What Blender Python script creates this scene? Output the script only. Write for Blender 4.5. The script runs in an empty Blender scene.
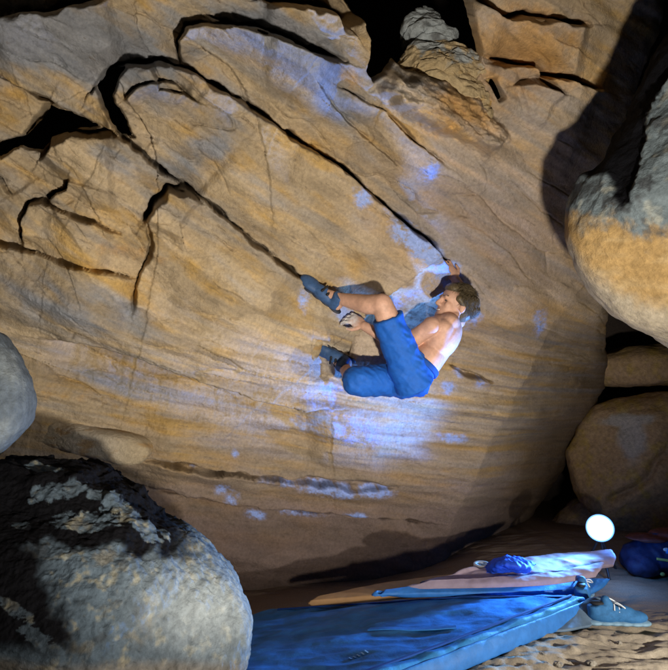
import bpy, bmesh, math, random
import numpy as np
from mathutils import Vector, Matrix

# ------------------------------------------------------------------ camera, world, lights, exposure
SC = bpy.context.scene
COL = SC.collection
PITCH = math.radians(8.0)
FPX = 579.0
CAM = np.array([0.0, 0.0, 1.0])
Rv = np.array([1.0, 0.0, 0.0])
Fv = np.array([0.0, math.cos(PITCH), math.sin(PITCH)])
Uv = np.array([0.0, -math.sin(PITCH), math.cos(PITCH)])

cd = bpy.data.cameras.new('camera')
cam = bpy.data.objects.new('camera', cd)
COL.objects.link(cam)
cam.location = CAM
cam.rotation_euler = (math.radians(90) + PITCH, 0, 0)
cd.sensor_fit = 'HORIZONTAL'
cd.sensor_width = 36.0
cd.lens = 36.0 * FPX / 668.0
cd.clip_end = 500
cd.clip_start = 0.05
SC.camera = cam


def P(x, y, d):
    return CAM + d * (Fv + (x - 334.0) / FPX * Rv + (335.0 - y) / FPX * Uv)


def PZ(x, y, z):
    b = (335.0 - y) / FPX
    return P(x, y, (z - CAM[2]) / (math.sin(PITCH) + b * math.cos(PITCH)))


w = bpy.data.worlds.new('World')
SC.world = w
w.use_nodes = True
nt = w.node_tree
bg = nt.nodes['Background']
sky = nt.nodes.new('ShaderNodeTexSky')
sky.sky_type = 'NISHITA'
sky.sun_disc = False
sky.sun_elevation = math.radians(-4.0)
sky.sun_rotation = math.radians(160)
nt.links.new(sky.outputs['Color'], bg.inputs['Color'])
bg.inputs['Strength'].default_value = 0.065       # night: only a trace of sky left

SC.view_settings.view_transform = 'Standard'
SC.view_settings.look = 'None'
SC.view_settings.gamma = 1.0
SC.view_settings.exposure = 0.0
SC.view_settings.use_curve_mapping = False


def spot(name, loc, target, power, color, angle, blend, radius):
    ld = bpy.data.lights.new(name, 'SPOT')
    ld.energy = power
    ld.color = color
    ld.spot_size = math.radians(angle)
    ld.spot_blend = blend
    ld.shadow_soft_size = radius
    o = bpy.data.objects.new(name, ld)
    COL.objects.link(o)
    o.location = loc
    dvec = Vector(target) - Vector(loc)
    o.rotation_euler = dvec.to_track_quat('-Z', 'Y').to_euler()
    return o


KEY_POS = (0.48, 0.30, 0.40)
LAMP_PX = (600, 528, 3.65)
spot('torch_light', KEY_POS, P(310, 170, 3.0), 400, (1.0, 0.915, 0.79), 106, 0.95, 0.05)
spot('sand_torch', (1.95, 1.55, 0.34), (0.75, 2.6, 0.0), 120, (1.0, 0.96, 0.90), 100, 0.7, 0.02)
lamp_pos = P(*LAMP_PX)
spot('lamp_beam', lamp_pos - Fv * 0.14 - Rv * .06 + Uv * .02, P(372, 410, 3.65), 540, (0.05, 0.24, 1.0), 34, 1.0, 0.06)
spot('lamp_beam', lamp_pos - Fv * 0.14 - Rv * .05 + Uv * .03, P(452, 338, 3.28), 700, (0.09, 0.30, 1.0), 30, 1.0, 0.06)
spot('lamp_flood', lamp_pos - Fv * 0.2 - Rv * .03 + Uv * .09, P(370, 635, 2.5), 380, (0.12, 0.42, 1.0), 56, 1.0, 0.06)
ld = bpy.data.lights.new('lamp_spill', 'POINT'); ld.energy = 3; ld.color = (0.06, 0.30, 1.0); ld.shadow_soft_size = .05
lo = bpy.data.objects.new('lamp_spill', ld); COL.objects.link(lo); lo.location = lamp_pos - Fv * .28 - Uv * .03

# ------------------------------------------------------------------ noise and 2-D helpers
_rng = np.random.RandomState(7)
_perm = np.concatenate([_rng.permutation(256)] * 3).astype(np.int32)
_g2 = np.stack([np.cos(np.arange(256) * 2 * np.pi / 256), np.sin(np.arange(256) * 2 * np.pi / 256)], 1)
_g3 = _rng.normal(size=(256, 3))
_g3 /= np.linalg.norm(_g3, axis=1)[:, None]


def _fade(t):
    return t * t * t * (t * (t * 6 - 15) + 10)


def perlin2(x, y):
    xi = np.floor(x).astype(np.int64); yi = np.floor(y).astype(np.int64)
    xf = x - xi; yf = y - yi
    xi &= 255; yi &= 255
    u = _fade(xf); v = _fade(yf)

    def g(ix, iy, fx, fy):
        k = _perm[_perm[ix] + iy] & 255
        gg = _g2[k]
        return gg[..., 0] * fx + gg[..., 1] * fy
    a = g(xi, yi, xf, yf); b = g((xi + 1) & 255, yi, xf - 1, yf)
    c = g(xi, (yi + 1) & 255, xf, yf - 1); d = g((xi + 1) & 255, (yi + 1) & 255, xf - 1, yf - 1)
    return 1.5 * ((a * (1 - u) + b * u) * (1 - v) + (c * (1 - u) + d * u) * v)


def fbm2(x, y, o=4, gain=0.5, lac=2.03):
    s = 0; a = 1.0; n = 0
    for i in range(o):
        s = s + a * perlin2(x + 17.3 * i, y - 9.1 * i); n += a
        x = x * lac; y = y * lac; a *= gain
    return s / n * 1.3


def perlin3(p):
    pi = np.floor(p).astype(np.int64)
    f = p - pi
    pi &= 255
    u = _fade(f)
    out = 0
    for dx in (0, 1):
        for dy in (0, 1):
            for dz in (0, 1):
                k = _perm[_perm[_perm[(pi[:, 0] + dx) & 255] + ((pi[:, 1] + dy) & 255)] + ((pi[:, 2] + dz) & 255)] & 255
                gg = _g3[k]
                dot = gg[:, 0] * (f[:, 0] - dx) + gg[:, 1] * (f[:, 1] - dy) + gg[:, 2] * (f[:, 2] - dz)
                wgt = (u[:, 0] if dx else 1 - u[:, 0]) * (u[:, 1] if dy else 1 - u[:, 1]) * (u[:, 2] if dz else 1 - u[:, 2])
                out = out + dot * wgt
    return out * 1.5


def fbm3(p, o=4, gain=0.5, lac=2.03):
    s = 0; a = 1.0; n = 0
    for i in range(o):
        s = s + a * perlin3(p + 13.7 * i); n += a
        p = p * lac; a *= gain
    return s / n * 1.3


def sstep(a, b, x):
    t = np.clip((x - a) / (b - a), 0, 1)
    return t * t * (3 - 2 * t)


def seg_dist(x, y, poly, closed=False):
    """distance, side sign and fraction along for a polyline"""
    pts = np.array(poly, float)
    if closed:
        pts = np.vstack([pts, pts[:1]])
    lens = np.hypot(*(pts[1:] - pts[:-1]).T)
    cum = np.concatenate([[0], np.cumsum(lens)])
    best = np.full(x.shape, 1e9); sd = np.ones(x.shape); fr = np.zeros(x.shape)
    for i in range(len(pts) - 1):
        a = pts[i]; v = pts[i + 1] - a
        L2 = v @ v + 1e-9
        dx = x - a[0]; dy = y - a[1]
        t = np.clip((dx * v[0] + dy * v[1]) / L2, 0, 1)
        d = np.hypot(dx - t * v[0], dy - t * v[1])
        c = v[0] * dy - v[1] * dx
        m = d < best
        best[m] = d[m]; sd[m] = np.sign(c[m]); fr[m] = (cum[i] + t[m] * lens[i]) / cum[-1]
    return best, sd, fr


def poly_sd(x, y, poly):
    """signed distance to polygon, positive inside"""
    d, _, _ = seg_dist(x, y, poly, True)
    ins = np.zeros(x.shape, bool)
    n = len(poly)
    j = n - 1
    for i in range(n):
        xi, yi = poly[i]; xj, yj = poly[j]
        if yi != yj:
            cnd = ((yi > y) != (yj > y)) & (x < (xj - xi) * (y - yi) / (yj - yi) + xi)
            ins ^= cnd
        j = i
    return np.where(ins, d, -d)


# ------------------------------------------------------------------ mesh helpers
def mesh_np(name, V, F, mat, parent=None, col=None, smooth=True):
    V = np.asarray(V, np.float32)
    me = bpy.data.meshes.new(name)
    if isinstance(F, np.ndarray):
        n = F.shape[1]
        me.vertices.add(len(V)); me.vertices.foreach_set('co', V.ravel())
        me.loops.add(F.size); me.loops.foreach_set('vertex_index', F.astype(np.int32).ravel())
        me.polygons.add(len(F))
        me.polygons.foreach_set('loop_start', np.arange(0, F.size, n, dtype=np.int32))
        me.update(calc_edges=True)
    else:
        me.from_pydata([tuple(map(float, v)) for v in V], [], F)
    me.polygons.foreach_set('use_smooth', np.full(len(me.polygons), smooth))
    if col is not None:
        at = me.color_attributes.new('Col', 'FLOAT_COLOR', 'POINT')
        c4 = np.ones((len(V), 4), np.float32); c4[:, :3] = np.clip(col, 0, 1)
        at.data.foreach_set('color', c4.ravel())
    me.update()
    o = bpy.data.objects.new(name, me)
    COL.objects.link(o)
    if mat: me.materials.append(mat)
    if parent: o.parent = parent
    return o


def tag(o, label=None, cat=None, group=None, kind=None):
    if label: o['label'] = label
    if cat: o['category'] = cat
    if group: o['group'] = group
    if kind: o['kind'] = kind
    return o


def grid_faces(nu, nv, wrap_u=False):
    a = np.arange(nu * nv).reshape(nv, nu)
    if wrap_u:
        a = np.concatenate([a, a[:, :1]], 1)
    return np.stack([a[:-1, :-1], a[:-1, 1:], a[1:, 1:], a[1:, :-1]], -1).reshape(-1, 4)


def shell(verts, faces):
    me = bpy.data.meshes.new('tmp')
    me.from_pydata([tuple(map(float, v)) for v in verts], [], [tuple(f) for f in faces])
    return me


class Blob:
    """collects tapered limbs and ellipsoids, fused into ONE continuous skin by a voxel remesh"""
    def __init__(s):
        s.v = []; s.f = []; s.n = 0

    def _add(s, rings, flat=False):
        nu = len(rings[0])
        base = s.n
        for r in rings:
            s.v.extend(r)
        m = len(rings)
        for i in range(m - 1):
            for j in range(nu):
                k = (j + 1) % nu
                s.f.append((base + i * nu + j, base + i * nu + k, base + (i + 1) * nu + k, base + (i + 1) * nu + j))
        s.f.append(tuple(base + j for j in range(nu))[::-1])
        s.f.append(tuple(base + (m - 1) * nu + j for j in range(nu)))
        s.n += m * nu

    def limb(s, a, ra, b, rb, flat=False, nu=20, sq=None):
        a = np.array(a, float); b = np.array(b, float)
        d = b - a; L = np.linalg.norm(d); d /= L
        if sq is not None:
            e1 = np.array(sq, float); e1 -= d * (e1 @ d); e1 /= np.linalg.norm(e1); fl = 0.8
        else:
            t = np.array([0, 0, 1.0]) if abs(d[2]) < .9 else np.array([1.0, 0, 0])
            e1 = np.cross(d, t); e1 /= np.linalg.norm(e1); fl = 1
        e2 = np.cross(d, e1)
        th = np.linspace(0, 2 * np.pi, nu, endpoint=False)
        prof = []
        if not flat:
            for q in np.linspace(-85, -10, 6):
                q = math.radians(q); prof.append((ra * math.sin(q), ra * math.cos(q)))
        for q in np.linspace(0, 1, 8):
            prof.append((q * L, ra + (rb - ra) * q))
        if not flat:
            for q in np.linspace(10, 85, 6):
                q = math.radians(q); prof.append((L + rb * math.sin(q), rb * math.cos(q)))
        s._add([[a + d * h + r * (np.cos(t) * e1 + fl * np.sin(t) * e2) for t in th] for h, r in prof])

    def ell(s, c, ax, rad, nu=24, nv=14):
        c = np.array(c, float)
        A = [np.array(q, float) for q in ax]
        rings = []
        for ph in np.linspace(-88, 88, nv):
            ph = math.radians(ph)
            rings.append([c + rad[2] * math.sin(ph) * A[2] + math.cos(ph) * (rad[0] * math.cos(t) * A[0] + rad[1] * math.sin(t) * A[1])
                          for t in np.linspace(0, 2 * np.pi, nu, endpoint=False)])
        s._add(rings)

    def build(s, name, mat, voxel, smooth=4, parent=None, disp=None):
        me = shell(s.v, s.f)
        o = bpy.data.objects.new('tmp', me); COL.objects.link(o)
        m = o.modifiers.new('r', 'REMESH'); m.mode = 'VOXEL'; m.voxel_size = voxel
        if smooth:
            q = o.modifiers.new('s', 'SMOOTH'); q.factor = .5; q.iterations = smooth
        dg = bpy.context.evaluated_depsgraph_get()
        ev = o.evaluated_get(dg)
        m2 = bpy.data.meshes.new_from_object(ev)
        bpy.data.objects.remove(o); bpy.data.meshes.remove(me)
        n = len(m2.vertices)
        V = np.zeros(n * 3, np.float32); m2.vertices.foreach_get('co', V); V = V.reshape(-1, 3)
        if disp is not None:
            N = np.zeros(n * 3, np.float32); m2.vertices.foreach_get('normal', N); N = N.reshape(-1, 3)
            V = V + N * disp(V.astype(float))[:, None]
            m2.vertices.foreach_set('co', V.astype(np.float32).ravel())
        m2.polygons.foreach_set('use_smooth', np.ones(len(m2.polygons), bool))
        m2.materials.clear(); m2.materials.append(mat)
        m2.name = name; m2.update()
        r = bpy.data.objects.new(name, m2); COL.objects.link(r)
        if parent: r.parent = parent
        return r


# ------------------------------------------------------------------ materials
def mat(name, color=(.5, .5, .5), rough=.7, attr=False, var=0.25, var_scale=30, bump=0.0, bump_scale=200, bump_dist=.004,
        stretch=None, emit=None, estr=0, spec=.4, fine=None, metal=0, sheen=0):
    m = bpy.data.materials.new(name); m.use_nodes = True
    t = m.node_tree; N = t.nodes; L = t.links
    b = N['Principled BSDF']
    b.inputs['Roughness'].default_value = rough
    b.inputs['Specular IOR Level'].default_value = spec
    b.inputs['Metallic'].default_value = metal
    if sheen: b.inputs['Sheen Weight'].default_value = sheen
    tc = N.new('ShaderNodeTexCoord')
    co = tc.outputs['Object']
    if stretch:
        mp = N.new('ShaderNodeMapping'); mp.inputs['Rotation'].default_value = stretch[0]; mp.inputs['Scale'].default_value = stretch[1]
        L.new(co, mp.inputs['Vector']); co = mp.outputs['Vector']
    if attr:
        a = N.new('ShaderNodeAttribute'); a.attribute_name = 'Col'; base = a.outputs['Color']
    else:
        rgb = N.new('ShaderNodeRGB'); rgb.outputs[0].default_value = (*color, 1); base = rgb.outputs[0]
    if var:
        nz = N.new('ShaderNodeTexNoise'); nz.inputs['Scale'].default_value = var_scale; nz.inputs['Detail'].default_value = 8
        nz.inputs['Roughness'].default_value = .65
        L.new(co, nz.inputs['Vector'])
        mr = N.new('ShaderNodeMapRange'); mr.inputs[1].default_value = .3; mr.inputs[2].default_value = .7
        mr.inputs[3].default_value = 1 - var; mr.inputs[4].default_value = 1 + var
        L.new(nz.outputs['Fac'], mr.inputs[0])
        mx = N.new('ShaderNodeVectorMath'); mx.operation = 'SCALE'
        L.new(base, mx.inputs[0]); L.new(mr.outputs[0], mx.inputs['Scale'])
        base = mx.outputs[0]
    L.new(base, b.inputs['Base Color'])
    if bump:
        nb = N.new('ShaderNodeTexNoise'); nb.inputs['Scale'].default_value = bump_scale; nb.inputs['Detail'].default_value = 6
        nb.inputs['Roughness'].default_value = .7
        L.new(co, nb.inputs['Vector'])
        bn = N.new('ShaderNodeBump'); bn.inputs['Strength'].default_value = bump; bn.inputs['Distance'].default_value = bump_dist
        L.new(nb.outputs['Fac'], bn.inputs['Height']); L.new(bn.outputs['Normal'], b.inputs['Normal'])
    if emit:
        b.inputs['Emission Color'].default_value = (*emit, 1); b.inputs['Emission Strength'].default_value = estr
    return m


M_rock = mat('sandstone', rough=.85, attr=True, var=.2, var_scale=60, bump=.85, bump_scale=75, bump_dist=.010, spec=.25)
M_boulder = mat('boulder_rock', rough=.88, attr=True, var=.3, var_scale=34, bump=.8, bump_scale=60, bump_dist=.012, spec=.08)
M_sand = mat('sand', rough=.95, attr=True, var=.2, var_scale=120, bump=.7, bump_scale=260, bump_dist=.004, spec=.1)
M_skin = mat('skin', (.56, .31, .21), rough=.55, var=.22, var_scale=22, bump=.35, bump_scale=90, bump_dist=.004, attr=True)
M_hair = mat('hair', (.10, .075, .04), rough=.5, var=.6, var_scale=160)
M_shorts = mat('shorts_cloth', (.008, .105, .46), rough=.75, var=.12, var_scale=50, bump=.3, bump_scale=500, bump_dist=.002)
M_band = mat('waistband_cloth', (.006, .06, .28), rough=.8, var=.15)
M_shoe = mat('climbing_shoe_rubber', (.04, .095, .22), rough=.6, var=.25, var_scale=60)
M_sole = mat('shoe_sole', (.025, .03, .045), rough=.6, var=.2)
M_padblue = mat('pad_nylon', (.035, .20, .48), spec=.15, rough=.55, var=.3, var_scale=9, bump=.35, bump_scale=24, bump_dist=.012)
M_padside = mat('pad_side_nylon', (.035, .19, .55), rough=.55, var=.2, var_scale=14, bump=.3, bump_scale=30, bump_dist=.01)
M_logo = mat('logo_print', (.20, .42, .68), rough=.6, var=.3, var_scale=200)
M_tan = mat('tan_nylon', (.40, .22, .09), rough=.7, var=.15, var_scale=12, bump=.3, bump_scale=40)
M_mauve = mat('mauve_cloth', (.36, .28, .33), spec=.05, rough=.95, var=.15, var_scale=16, bump=.3, bump_scale=60)
M_jacket = mat('jacket_cloth', (.01, .07, .55), rough=.7, var=.25, var_scale=40, bump=.4, bump_scale=60)
M_white = mat('white_tape', (.75, .75, .73), rough=.7, var=.1)
M_trainer = mat('trainer_suede', (.035, .16, .36), rough=.8, var=.2, var_scale=70, bump=.3, bump_scale=300)
M_trsole = mat('trainer_sole', (.22, .36, .46), rough=.6, var=.15)
M_lace = mat('lace', (.75, .78, .78), rough=.8, var=.1)
M_flap = mat('grey_nylon', (.12, .18, .25), rough=.6, var=.2, var_scale=20, bump=.3, bump_scale=40)
M_pack = mat('pack_nylon', (.015, .028, .09), rough=.6, var=.3, var_scale=18, bump=.5, bump_scale=30, bump_dist=.01)
M_packflap = mat('pack_flap', (.16, .045, .035), rough=.7, var=.3, var_scale=22, bump=.4, bump_scale=40)
M_strap = mat('strap_webbing', (.42, .45, .12), rough=.7, var=.15)
M_strapblue = mat('blue_webbing', (.03, .22, .6), rough=.7, var=.15)
M_lamp = mat('lamp_glass', (.8, .9, 1), rough=.3, var=0, emit=(.62, .86, 1.0), estr=8)
M_lampbody = mat('lamp_plastic', (.03, .03, .035), rough=.4, var=.1)
M_dark = mat('near_black', (.02, .02, .022), rough=.7)  # plain near-black for shoe openings and straps
M_teeth = mat('teeth', (.8, .76, .7), rough=.3, var=0)
M_eye = mat('eye', (.10, .08, .07), rough=.2, var=0)
M_stone = mat('rubble_stone', rough=.9, attr=True, var=.3, var_scale=50, bump=.7, bump_scale=90, bump_dist=.01)

_t = M_lamp.node_tree
_a = _t.nodes.new('ShaderNodeAttribute'); _a.attribute_name = 'Col'
_t.links.new(_a.outputs['Color'], _t.nodes['Principled BSDF'].inputs['Emission Color'])

# ------------------------------------------------------------------ the overhanging rock wall
_ctrl = np.array([(0, 0, 2.45), (0, 200, 2.75), (0, 400, 3.05), (0, 600, 3.35), (334, 0, 2.75), (334, 200, 3.15), (334, 340, 3.55),
                  (334, 480, 3.85), (334, 600, 4.05), (600, 0, 3.1), (600, 180, 3.6), (600, 400, 4.15), (500, 560, 4.45), (170, 300, 3.15)])


def _basis(x, y):
    x = (x - 300) / 300; y = (y - 300) / 300
    return np.stack([np.ones_like(x), x, y, x * x, x * y, y * y], -1)


_cf = np.linalg.lstsq(_basis(_ctrl[:, 0], _ctrl[:, 1]), _ctrl[:, 2], rcond=None)[0]


def wall_d0(x, y):
    return _basis(np.asarray(x, float), np.asarray(y, float)) @ _cf


CR = dict(
    c1=[(92, 92), (99, 80), (112, 67), (135, 63), (161, 62), (195, 73), (225, 92), (254, 109), (285, 132), (326, 158), (340, 165), (366, 188), (396, 216), (426, 239), (440, 250), (458, 281)],
    c2=[(97, 86), (108, 112), (123, 135), (138, 150), (161, 170), (187, 187), (204, 198), (232, 221), (250, 238), (285, 265), (306, 281)],
    c3=[(-60, 48), (0, 78), (45, 101), (75, 115), (112, 131), (125, 138)],
    c4=[(40, 158), (45, 152), (50, 140), (75, 133), (82, 134), (112, 132)],
    c4b=[(-30, 160), (0, 146), (20, 138), (40, 118), (48, 104)],
    c5=[(143, 222), (148, 214), (157, 198), (168, 186), (187, 190), (200, 200)],
    c5b=[(146, 217), (152, 240), (148, 258), (138, 275), (133, 310)],
    c6=[(22, 248), (20, 238), (22, 217), (28, 203), (41, 200), (60, 208), (94, 221), (120, 232)],
    c7=[(-40, 232), (0, 243), (37, 253), (75, 264), (123, 275), (137, 278)],
    c8=[(-20, 170), (0, 180), (11, 198)],
    c8b=[(46, 199), (56, 192), (66, 188), (69, 178)],
    c9=[(186, 68), (179, 55), (178, 41), (186, 26), (205, 23), (229, 25), (260, 27), (300, 44), (345, 62)],
    c9b=[(204, 14), (230, 22), (262, 33), (285, 38), (330, 60)],
    c10=[(-20, 24), (0, 15), (40, 10), (82, 2), (110, -6)],
    c11=[(265, 2), (300, 4), (340, 12), (352, 30)],
    t1=[(335, 85), (381, 109), (406, 132), (430, 152), (447, 166)],
    t2=[(310, 75), (345, 118), (380, 150), (400, 168)],
    l1=[(40, 338), (80, 342), (122, 352), (203, 381), (264, 401), (305, 409), (330, 408)],
    l3=[(140, 458), (170, 464), (204, 470), (285, 480), (340, 484), (395, 486)],
    l4=[(150, 490), (193, 498), (244, 508), (285, 511), (340, 516), (430, 524)],
    s1=[(448, 365), (467, 374), (492, 382)],
    p1=[(486, 58), (510, 63), (533, 66), (548, 76), (565, 77), (600, 90)],
    p2=[(470, -8), (490, 6), (508, 18), (530, 16), (553, 20), (590, 24)],
    p3=[(510, 84), (530, 78), (545, 84), (558, 92)],
    g1=[(150, 60), (160, 88), (185, 92), (200, 102)],
    g2=[(122, 100), (133, 88), (150, 80), (175, 82), (190, 94)],
)
# name: (h below/right, decay, h above/left, decay, groove depth, groove width)   px decay, metres height
STEP = dict(
    c1=(.065, 60, -.075, 30, .10, 2.2), c2=(.045, 55, -.04, 28, .12, 1.7), c3=(-.06, 30, .05, 40, .05, 2.0),
    c4=(.06, 30, -.05, 25, .09, 3.0), c4b=(.05, 30, -.05, 20, .08, 3), c5=(.05, 40, -.05, 25, .12, 3.6), c5b=(-.015, 25, .02, 25, .035, 1.6),
    c6=(.028, 35, -.02, 20, .07, 1.5), c7=(.028, 50, -.02, 25, .08, 1.4), c8=(.03, 20, -.03, 20, .04, 2), c8b=(.03, 20, -.03, 16, .05, 2.2),
    c9=(.07, 55, -.06, 20, .08, 2.4), c9b=(.03, 18, -.03, 14, .04, 2), c10=(.05, 40, -.25, 50, .06, 4), c11=(.05, 30, -.3, 40, .08, 4),
    t1=(.018, 22, -.014, 14, .03, 1.3), t2=(.014, 26, -.012, 14, .012, 1.3),
    l1=(-.075, 34, .05, 50, .0, 2), l3=(.03, 12, .03, 40, .06, 3), l4=(-.035, 40, .035, 18, .035, 2),
    s1=(.012, 12, -.012, 8, .05, 1.5), p1=(.06, 40, -.06, 20, .11, 3.4), p2=(.06, 40, -.06, 25, .11, 3), p3=(.03, 18, -.03, 10, .07, 2.4),
    g1=(.02, 14, -.02, 12, .03, 1.6), g2=(.025, 16, -.025, 12, .04, 1.8),
)
EDGE = [(680, -300), (670, 20), (640, 95), (634, 130), (630, 180), (622, 225), (616, 300), (622, 345), (634, 398), (606, 455), (574, 505), (542, 560), (520, 640), (510, 720)]
CAV = [(346, -60), (352, 0), (366, 20), (372, 40), (366, 70), (372, 82), (384, 74), (394, 60), (404, 70), (440, 80), (468, 84), (482, 70), (478, 40), (470, 16), (468, -10), (480, -60)]
HOLL = [(96, 84), (108, 68), (130, 66), (118, 82), (114, 96), (126, 118), (134, 138), (120, 136), (106, 114)]
HOLL2 = [(46, 106), (62, 109), (80, 118), (104, 129), (78, 131), (48, 140), (42, 152), (20, 148), (0, 158), (-14, 150), (4, 140), (22, 136), (36, 122)]
POCK = [(484, 80), (492, 78), (502, 98), (496, 102)]
HOLDPOCK = [(312, 348), (322, 342), (332, 356), (334, 372), (324, 386), (314, 378)]


OU = [(405, 22), (412, 12), (424, 8), (440, 14), (446, 22), (456, 26), (464, 40), (480, 48), (489, 60), (490, 76), (482, 92), (468, 100), (452, 90), (430, 74), (408, 62), (398, 52), (410, 42), (420, 36)]
OU2 = [(375, 88), (384, 72), (396, 62), (402, 76), (414, 66), (430, 72), (444, 76), (456, 88), (470, 84), (478, 96), (488, 110), (500, 118), (508, 136), (498, 152), (484, 158), (470, 150), (452, 142), (430, 132), (408, 120), (390, 108)]


def beds(x, y):
    """stretched cells: tone per bed and distance to the joint between beds"""
    th = np.radians(7 + 26 * (1 - sstep(300, 520, y)))
    s = x * np.cos(th) + y * np.sin(th); t = -x * np.sin(th) + y * np.cos(th)
    a = s / 120 + .35 * fbm2(s / 80, t / 40, 2); b = t / 30 + .5 * fbm2(s / 90 + 7, t / 50, 2)
    ia = np.floor(a); ib = np.floor(b)
    f1 = np.full(x.shape, 9.0); f2 = np.full(x.shape, 9.0); tone = np.zeros(x.shape)
    for da in (-1, 0, 1):
        for db in (-1, 0, 1):
            k = (_perm[(_perm[(ia + da).astype(int) & 255] + ((ib + db).astype(int) & 255))] & 255)
            qa = ia + da + .15 + .7 * (k / 255.0); qb = ib + db + .15 + .7 * (((k * 57) & 255) / 255.0)
            d = np.hypot(a - qa, b - qb)
            nearer = d < f1
            f2 = np.where(nearer, f1, np.minimum(f2, d)); tone = np.where(nearer, ((k * 131) & 255) / 255.0, tone); f1 = np.where(nearer, d, f1)
    return tone, f2 - f1


def wall_disp(x, y):
    wx = x + 2.2 * fbm2(x / 22, y / 22, 3) + .5 * fbm2(x / 5 + 40, y / 5, 2)
    wy = y + 2.2 * fbm2(x / 22 + 91, y / 22 + 33, 3) + .5 * fbm2(x / 5, y / 5 + 77, 2)
    D = np.zeros(x.shape)
    th = np.radians(7 + 26 * (1 - sstep(300, 520, y)))
    s = x * np.cos(th) + y * np.sin(th); t = -x * np.sin(th) + y * np.cos(th)
    D += .085 * fbm2(s / 150 + 3, t / 90, 3)
    D += .030 * fbm2(s / 120 + 8, t / 34, 3)
    rough = .35 + .65 * sstep(.0, .5, fbm2(x / 90 + 5, y / 90, 2) + .2)
    D += .005 * fbm2(s / 30, t / 10, 3) * rough + .010 * fbm2(x / 26 + 60, y / 26, 3)
    D += .004 * fbm2(x / 7, y / 7, 3) * rough
    tone, jt = beds(wx, wy)
    jm = sstep(-.05, .35, fbm2(x / 80 + 22, y / 80 + 3, 2) + .12) * sstep(440, 400, y)
    D += (.020 * (tone - .5) - .016 * np.exp(-(jt / .035) ** 2)) * jm
    for k, poly in CR.items():
        hb, lb, ha, la, gd, gw = STEP[k]
        pp = np.array(poly, float)
        R = 4 * max(lb, la)
        m = (wx > pp[:, 0].min() - R) & (wx < pp[:, 0].max() + R) & (wy > pp[:, 1].min() - R) & (wy < pp[:, 1].max() + R)
        idx = np.nonzero(m)[0]
        d, sd, fr = seg_dist(wx[idx], wy[idx], poly)
        a = d * sd
        tap = sstep(0, .12, fr) * sstep(0, .10, 1 - fr) * .85 + .15
        endd = np.where((fr <= 0) | (fr >= 1), np.exp(-(d / 14) ** 2), 1.0)
        k2 = .5 + .5 * np.tanh(a / (.9 + 1.0 * sstep(-.1, .5, fbm2(x[idx] / 34 + 70, y[idx] / 34, 2))))
        lb = lb * 1.5; la = la * 1.3
        val = 2.5 * k2 * hb * np.exp(-np.abs(a) / lb) + 1.8 * (1 - k2) * ha * np.exp(-np.abs(a) / la)
        gvar = .35 + .9 * np.clip(fbm2(wx[idx] / 30 + 11, wy[idx] / 30, 2) + .5, 0, 1.2)
        gwv = gw * (.55 + 1.0 * sstep(-.35, .5, fbm2(wx[idx] / 26 + 31, wy[idx] / 26 + 8, 2)))
        val -= 3.0 * gd * gvar * np.exp(-(d / gwv) ** 4)
        D[idx] += val * tap * endd
    # cavities
    for poly, dep, sof in ((CAV, .16, 1.2), (HOLL, .12, 1.2), (HOLL2, .12, 1.2), (POCK, .12, 1.2), (HOLDPOCK, .06, 5)):
        pp = np.array(poly)
        m = (x > pp[:, 0].min() - 20) & (x < pp[:, 0].max() + 20) & (y > pp[:, 1].min() - 20) & (y < pp[:, 1].max() + 20)
        idx = np.nonzero(m)[0]
        q = poly_sd(wx[idx], wy[idx], poly)
        D[idx] -= dep * sstep(-1.5, sof * 2, q)
    # knobbly outcrop under the cavity, in ragged ledges
    m = (x > 340) & (x < 540) & (y > -20) & (y < 190)
    idx = np.nonzero(m)[0]
    xx = x[idx]; yy = y[idx]; wxx = wx[idx] + 4 * fbm2(xx / 12, yy / 12, 3); wyy = wy[idx] + 4 * fbm2(xx / 12 + 9, yy / 12, 3)
    q2 = sstep(-2, 12, poly_sd(wxx, wyy, OU2))
    tt = -xx * .45 + yy * .9; ss = xx * .9 + yy * .45
    led = fbm2(ss / 26, tt / 11, 4, .5)
    lr = np.round(led * 4) / 4
    rag = .04 * lr + .02 * led + .006 * fbm2(xx / 6, yy / 6, 3) + .02 * (1 - 2.4 * np.abs(fbm2(xx / 24 + 4, yy / 20, 3)))
    Di = D[idx]
    dome = 0
    for cx, cy, r_ in ((404, 92, 30), (436, 104, 34), (468, 118, 28), (490, 134, 22)):
        dome = np.maximum(dome, np.sqrt(np.clip(1 - ((xx - cx) ** 2 + (yy - cy) ** 2 * 1.3) / r_ ** 2, 0, 1)) * r_ / 34)
    Di = Di + q2 * (.05 + .17 * dome + .8 * rag)
    D[idx] = Di
    # bulges: (cx, cy, rx, ry, angle, h)
    for cx, cy, rx, ry, an, h in ((262, 168, 120, 40, 38, .09), (222, 275, 80, 34, 36, .07), (85, 240, 58, 26, 13, .07), (85, 165, 48, 20, 25, .05), (330, 92, 105, 32, 33, .08), (70, 50, 110, 28, 18, .06), (60, 300, 110, 24, 15, .05), (525, 45, 50, 20, 12, .05), (368, 346, 24, 34, -30, .05), (250, 330, 90, 45, 20, .07), (470, 250, 120, 60, -20, .05), (420, 300, 60, 26, -35, .04),
                                  (118, 320, 60, 30, 15, .03), (130, 352, 26, 12, 20, .04), (560, 140, 40, 46, 0, .06), (430, 130, 60, 40, 30, .06),
                                  (60, 300, 90, 40, 12, .05), (90, 175, 60, 35, 25, .03), (195, 495, 26, 9, 8, .03), (235, 495, 14, 8, 8, .025), (420, 430, 140, 60, 10, .04), (335, 424, 55, 20, 8, .055), (420, 392, 30, 12, 10, .03), (368, 489, 30, 9, 3, .03), (520, 318, 20, 30, 10, .02)):  # the bulge just below the climber is added to catch lamplight
        an = math.radians(an)
        u = ((x - cx) * math.cos(an) + (y - cy) * math.sin(an)) / rx
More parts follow.
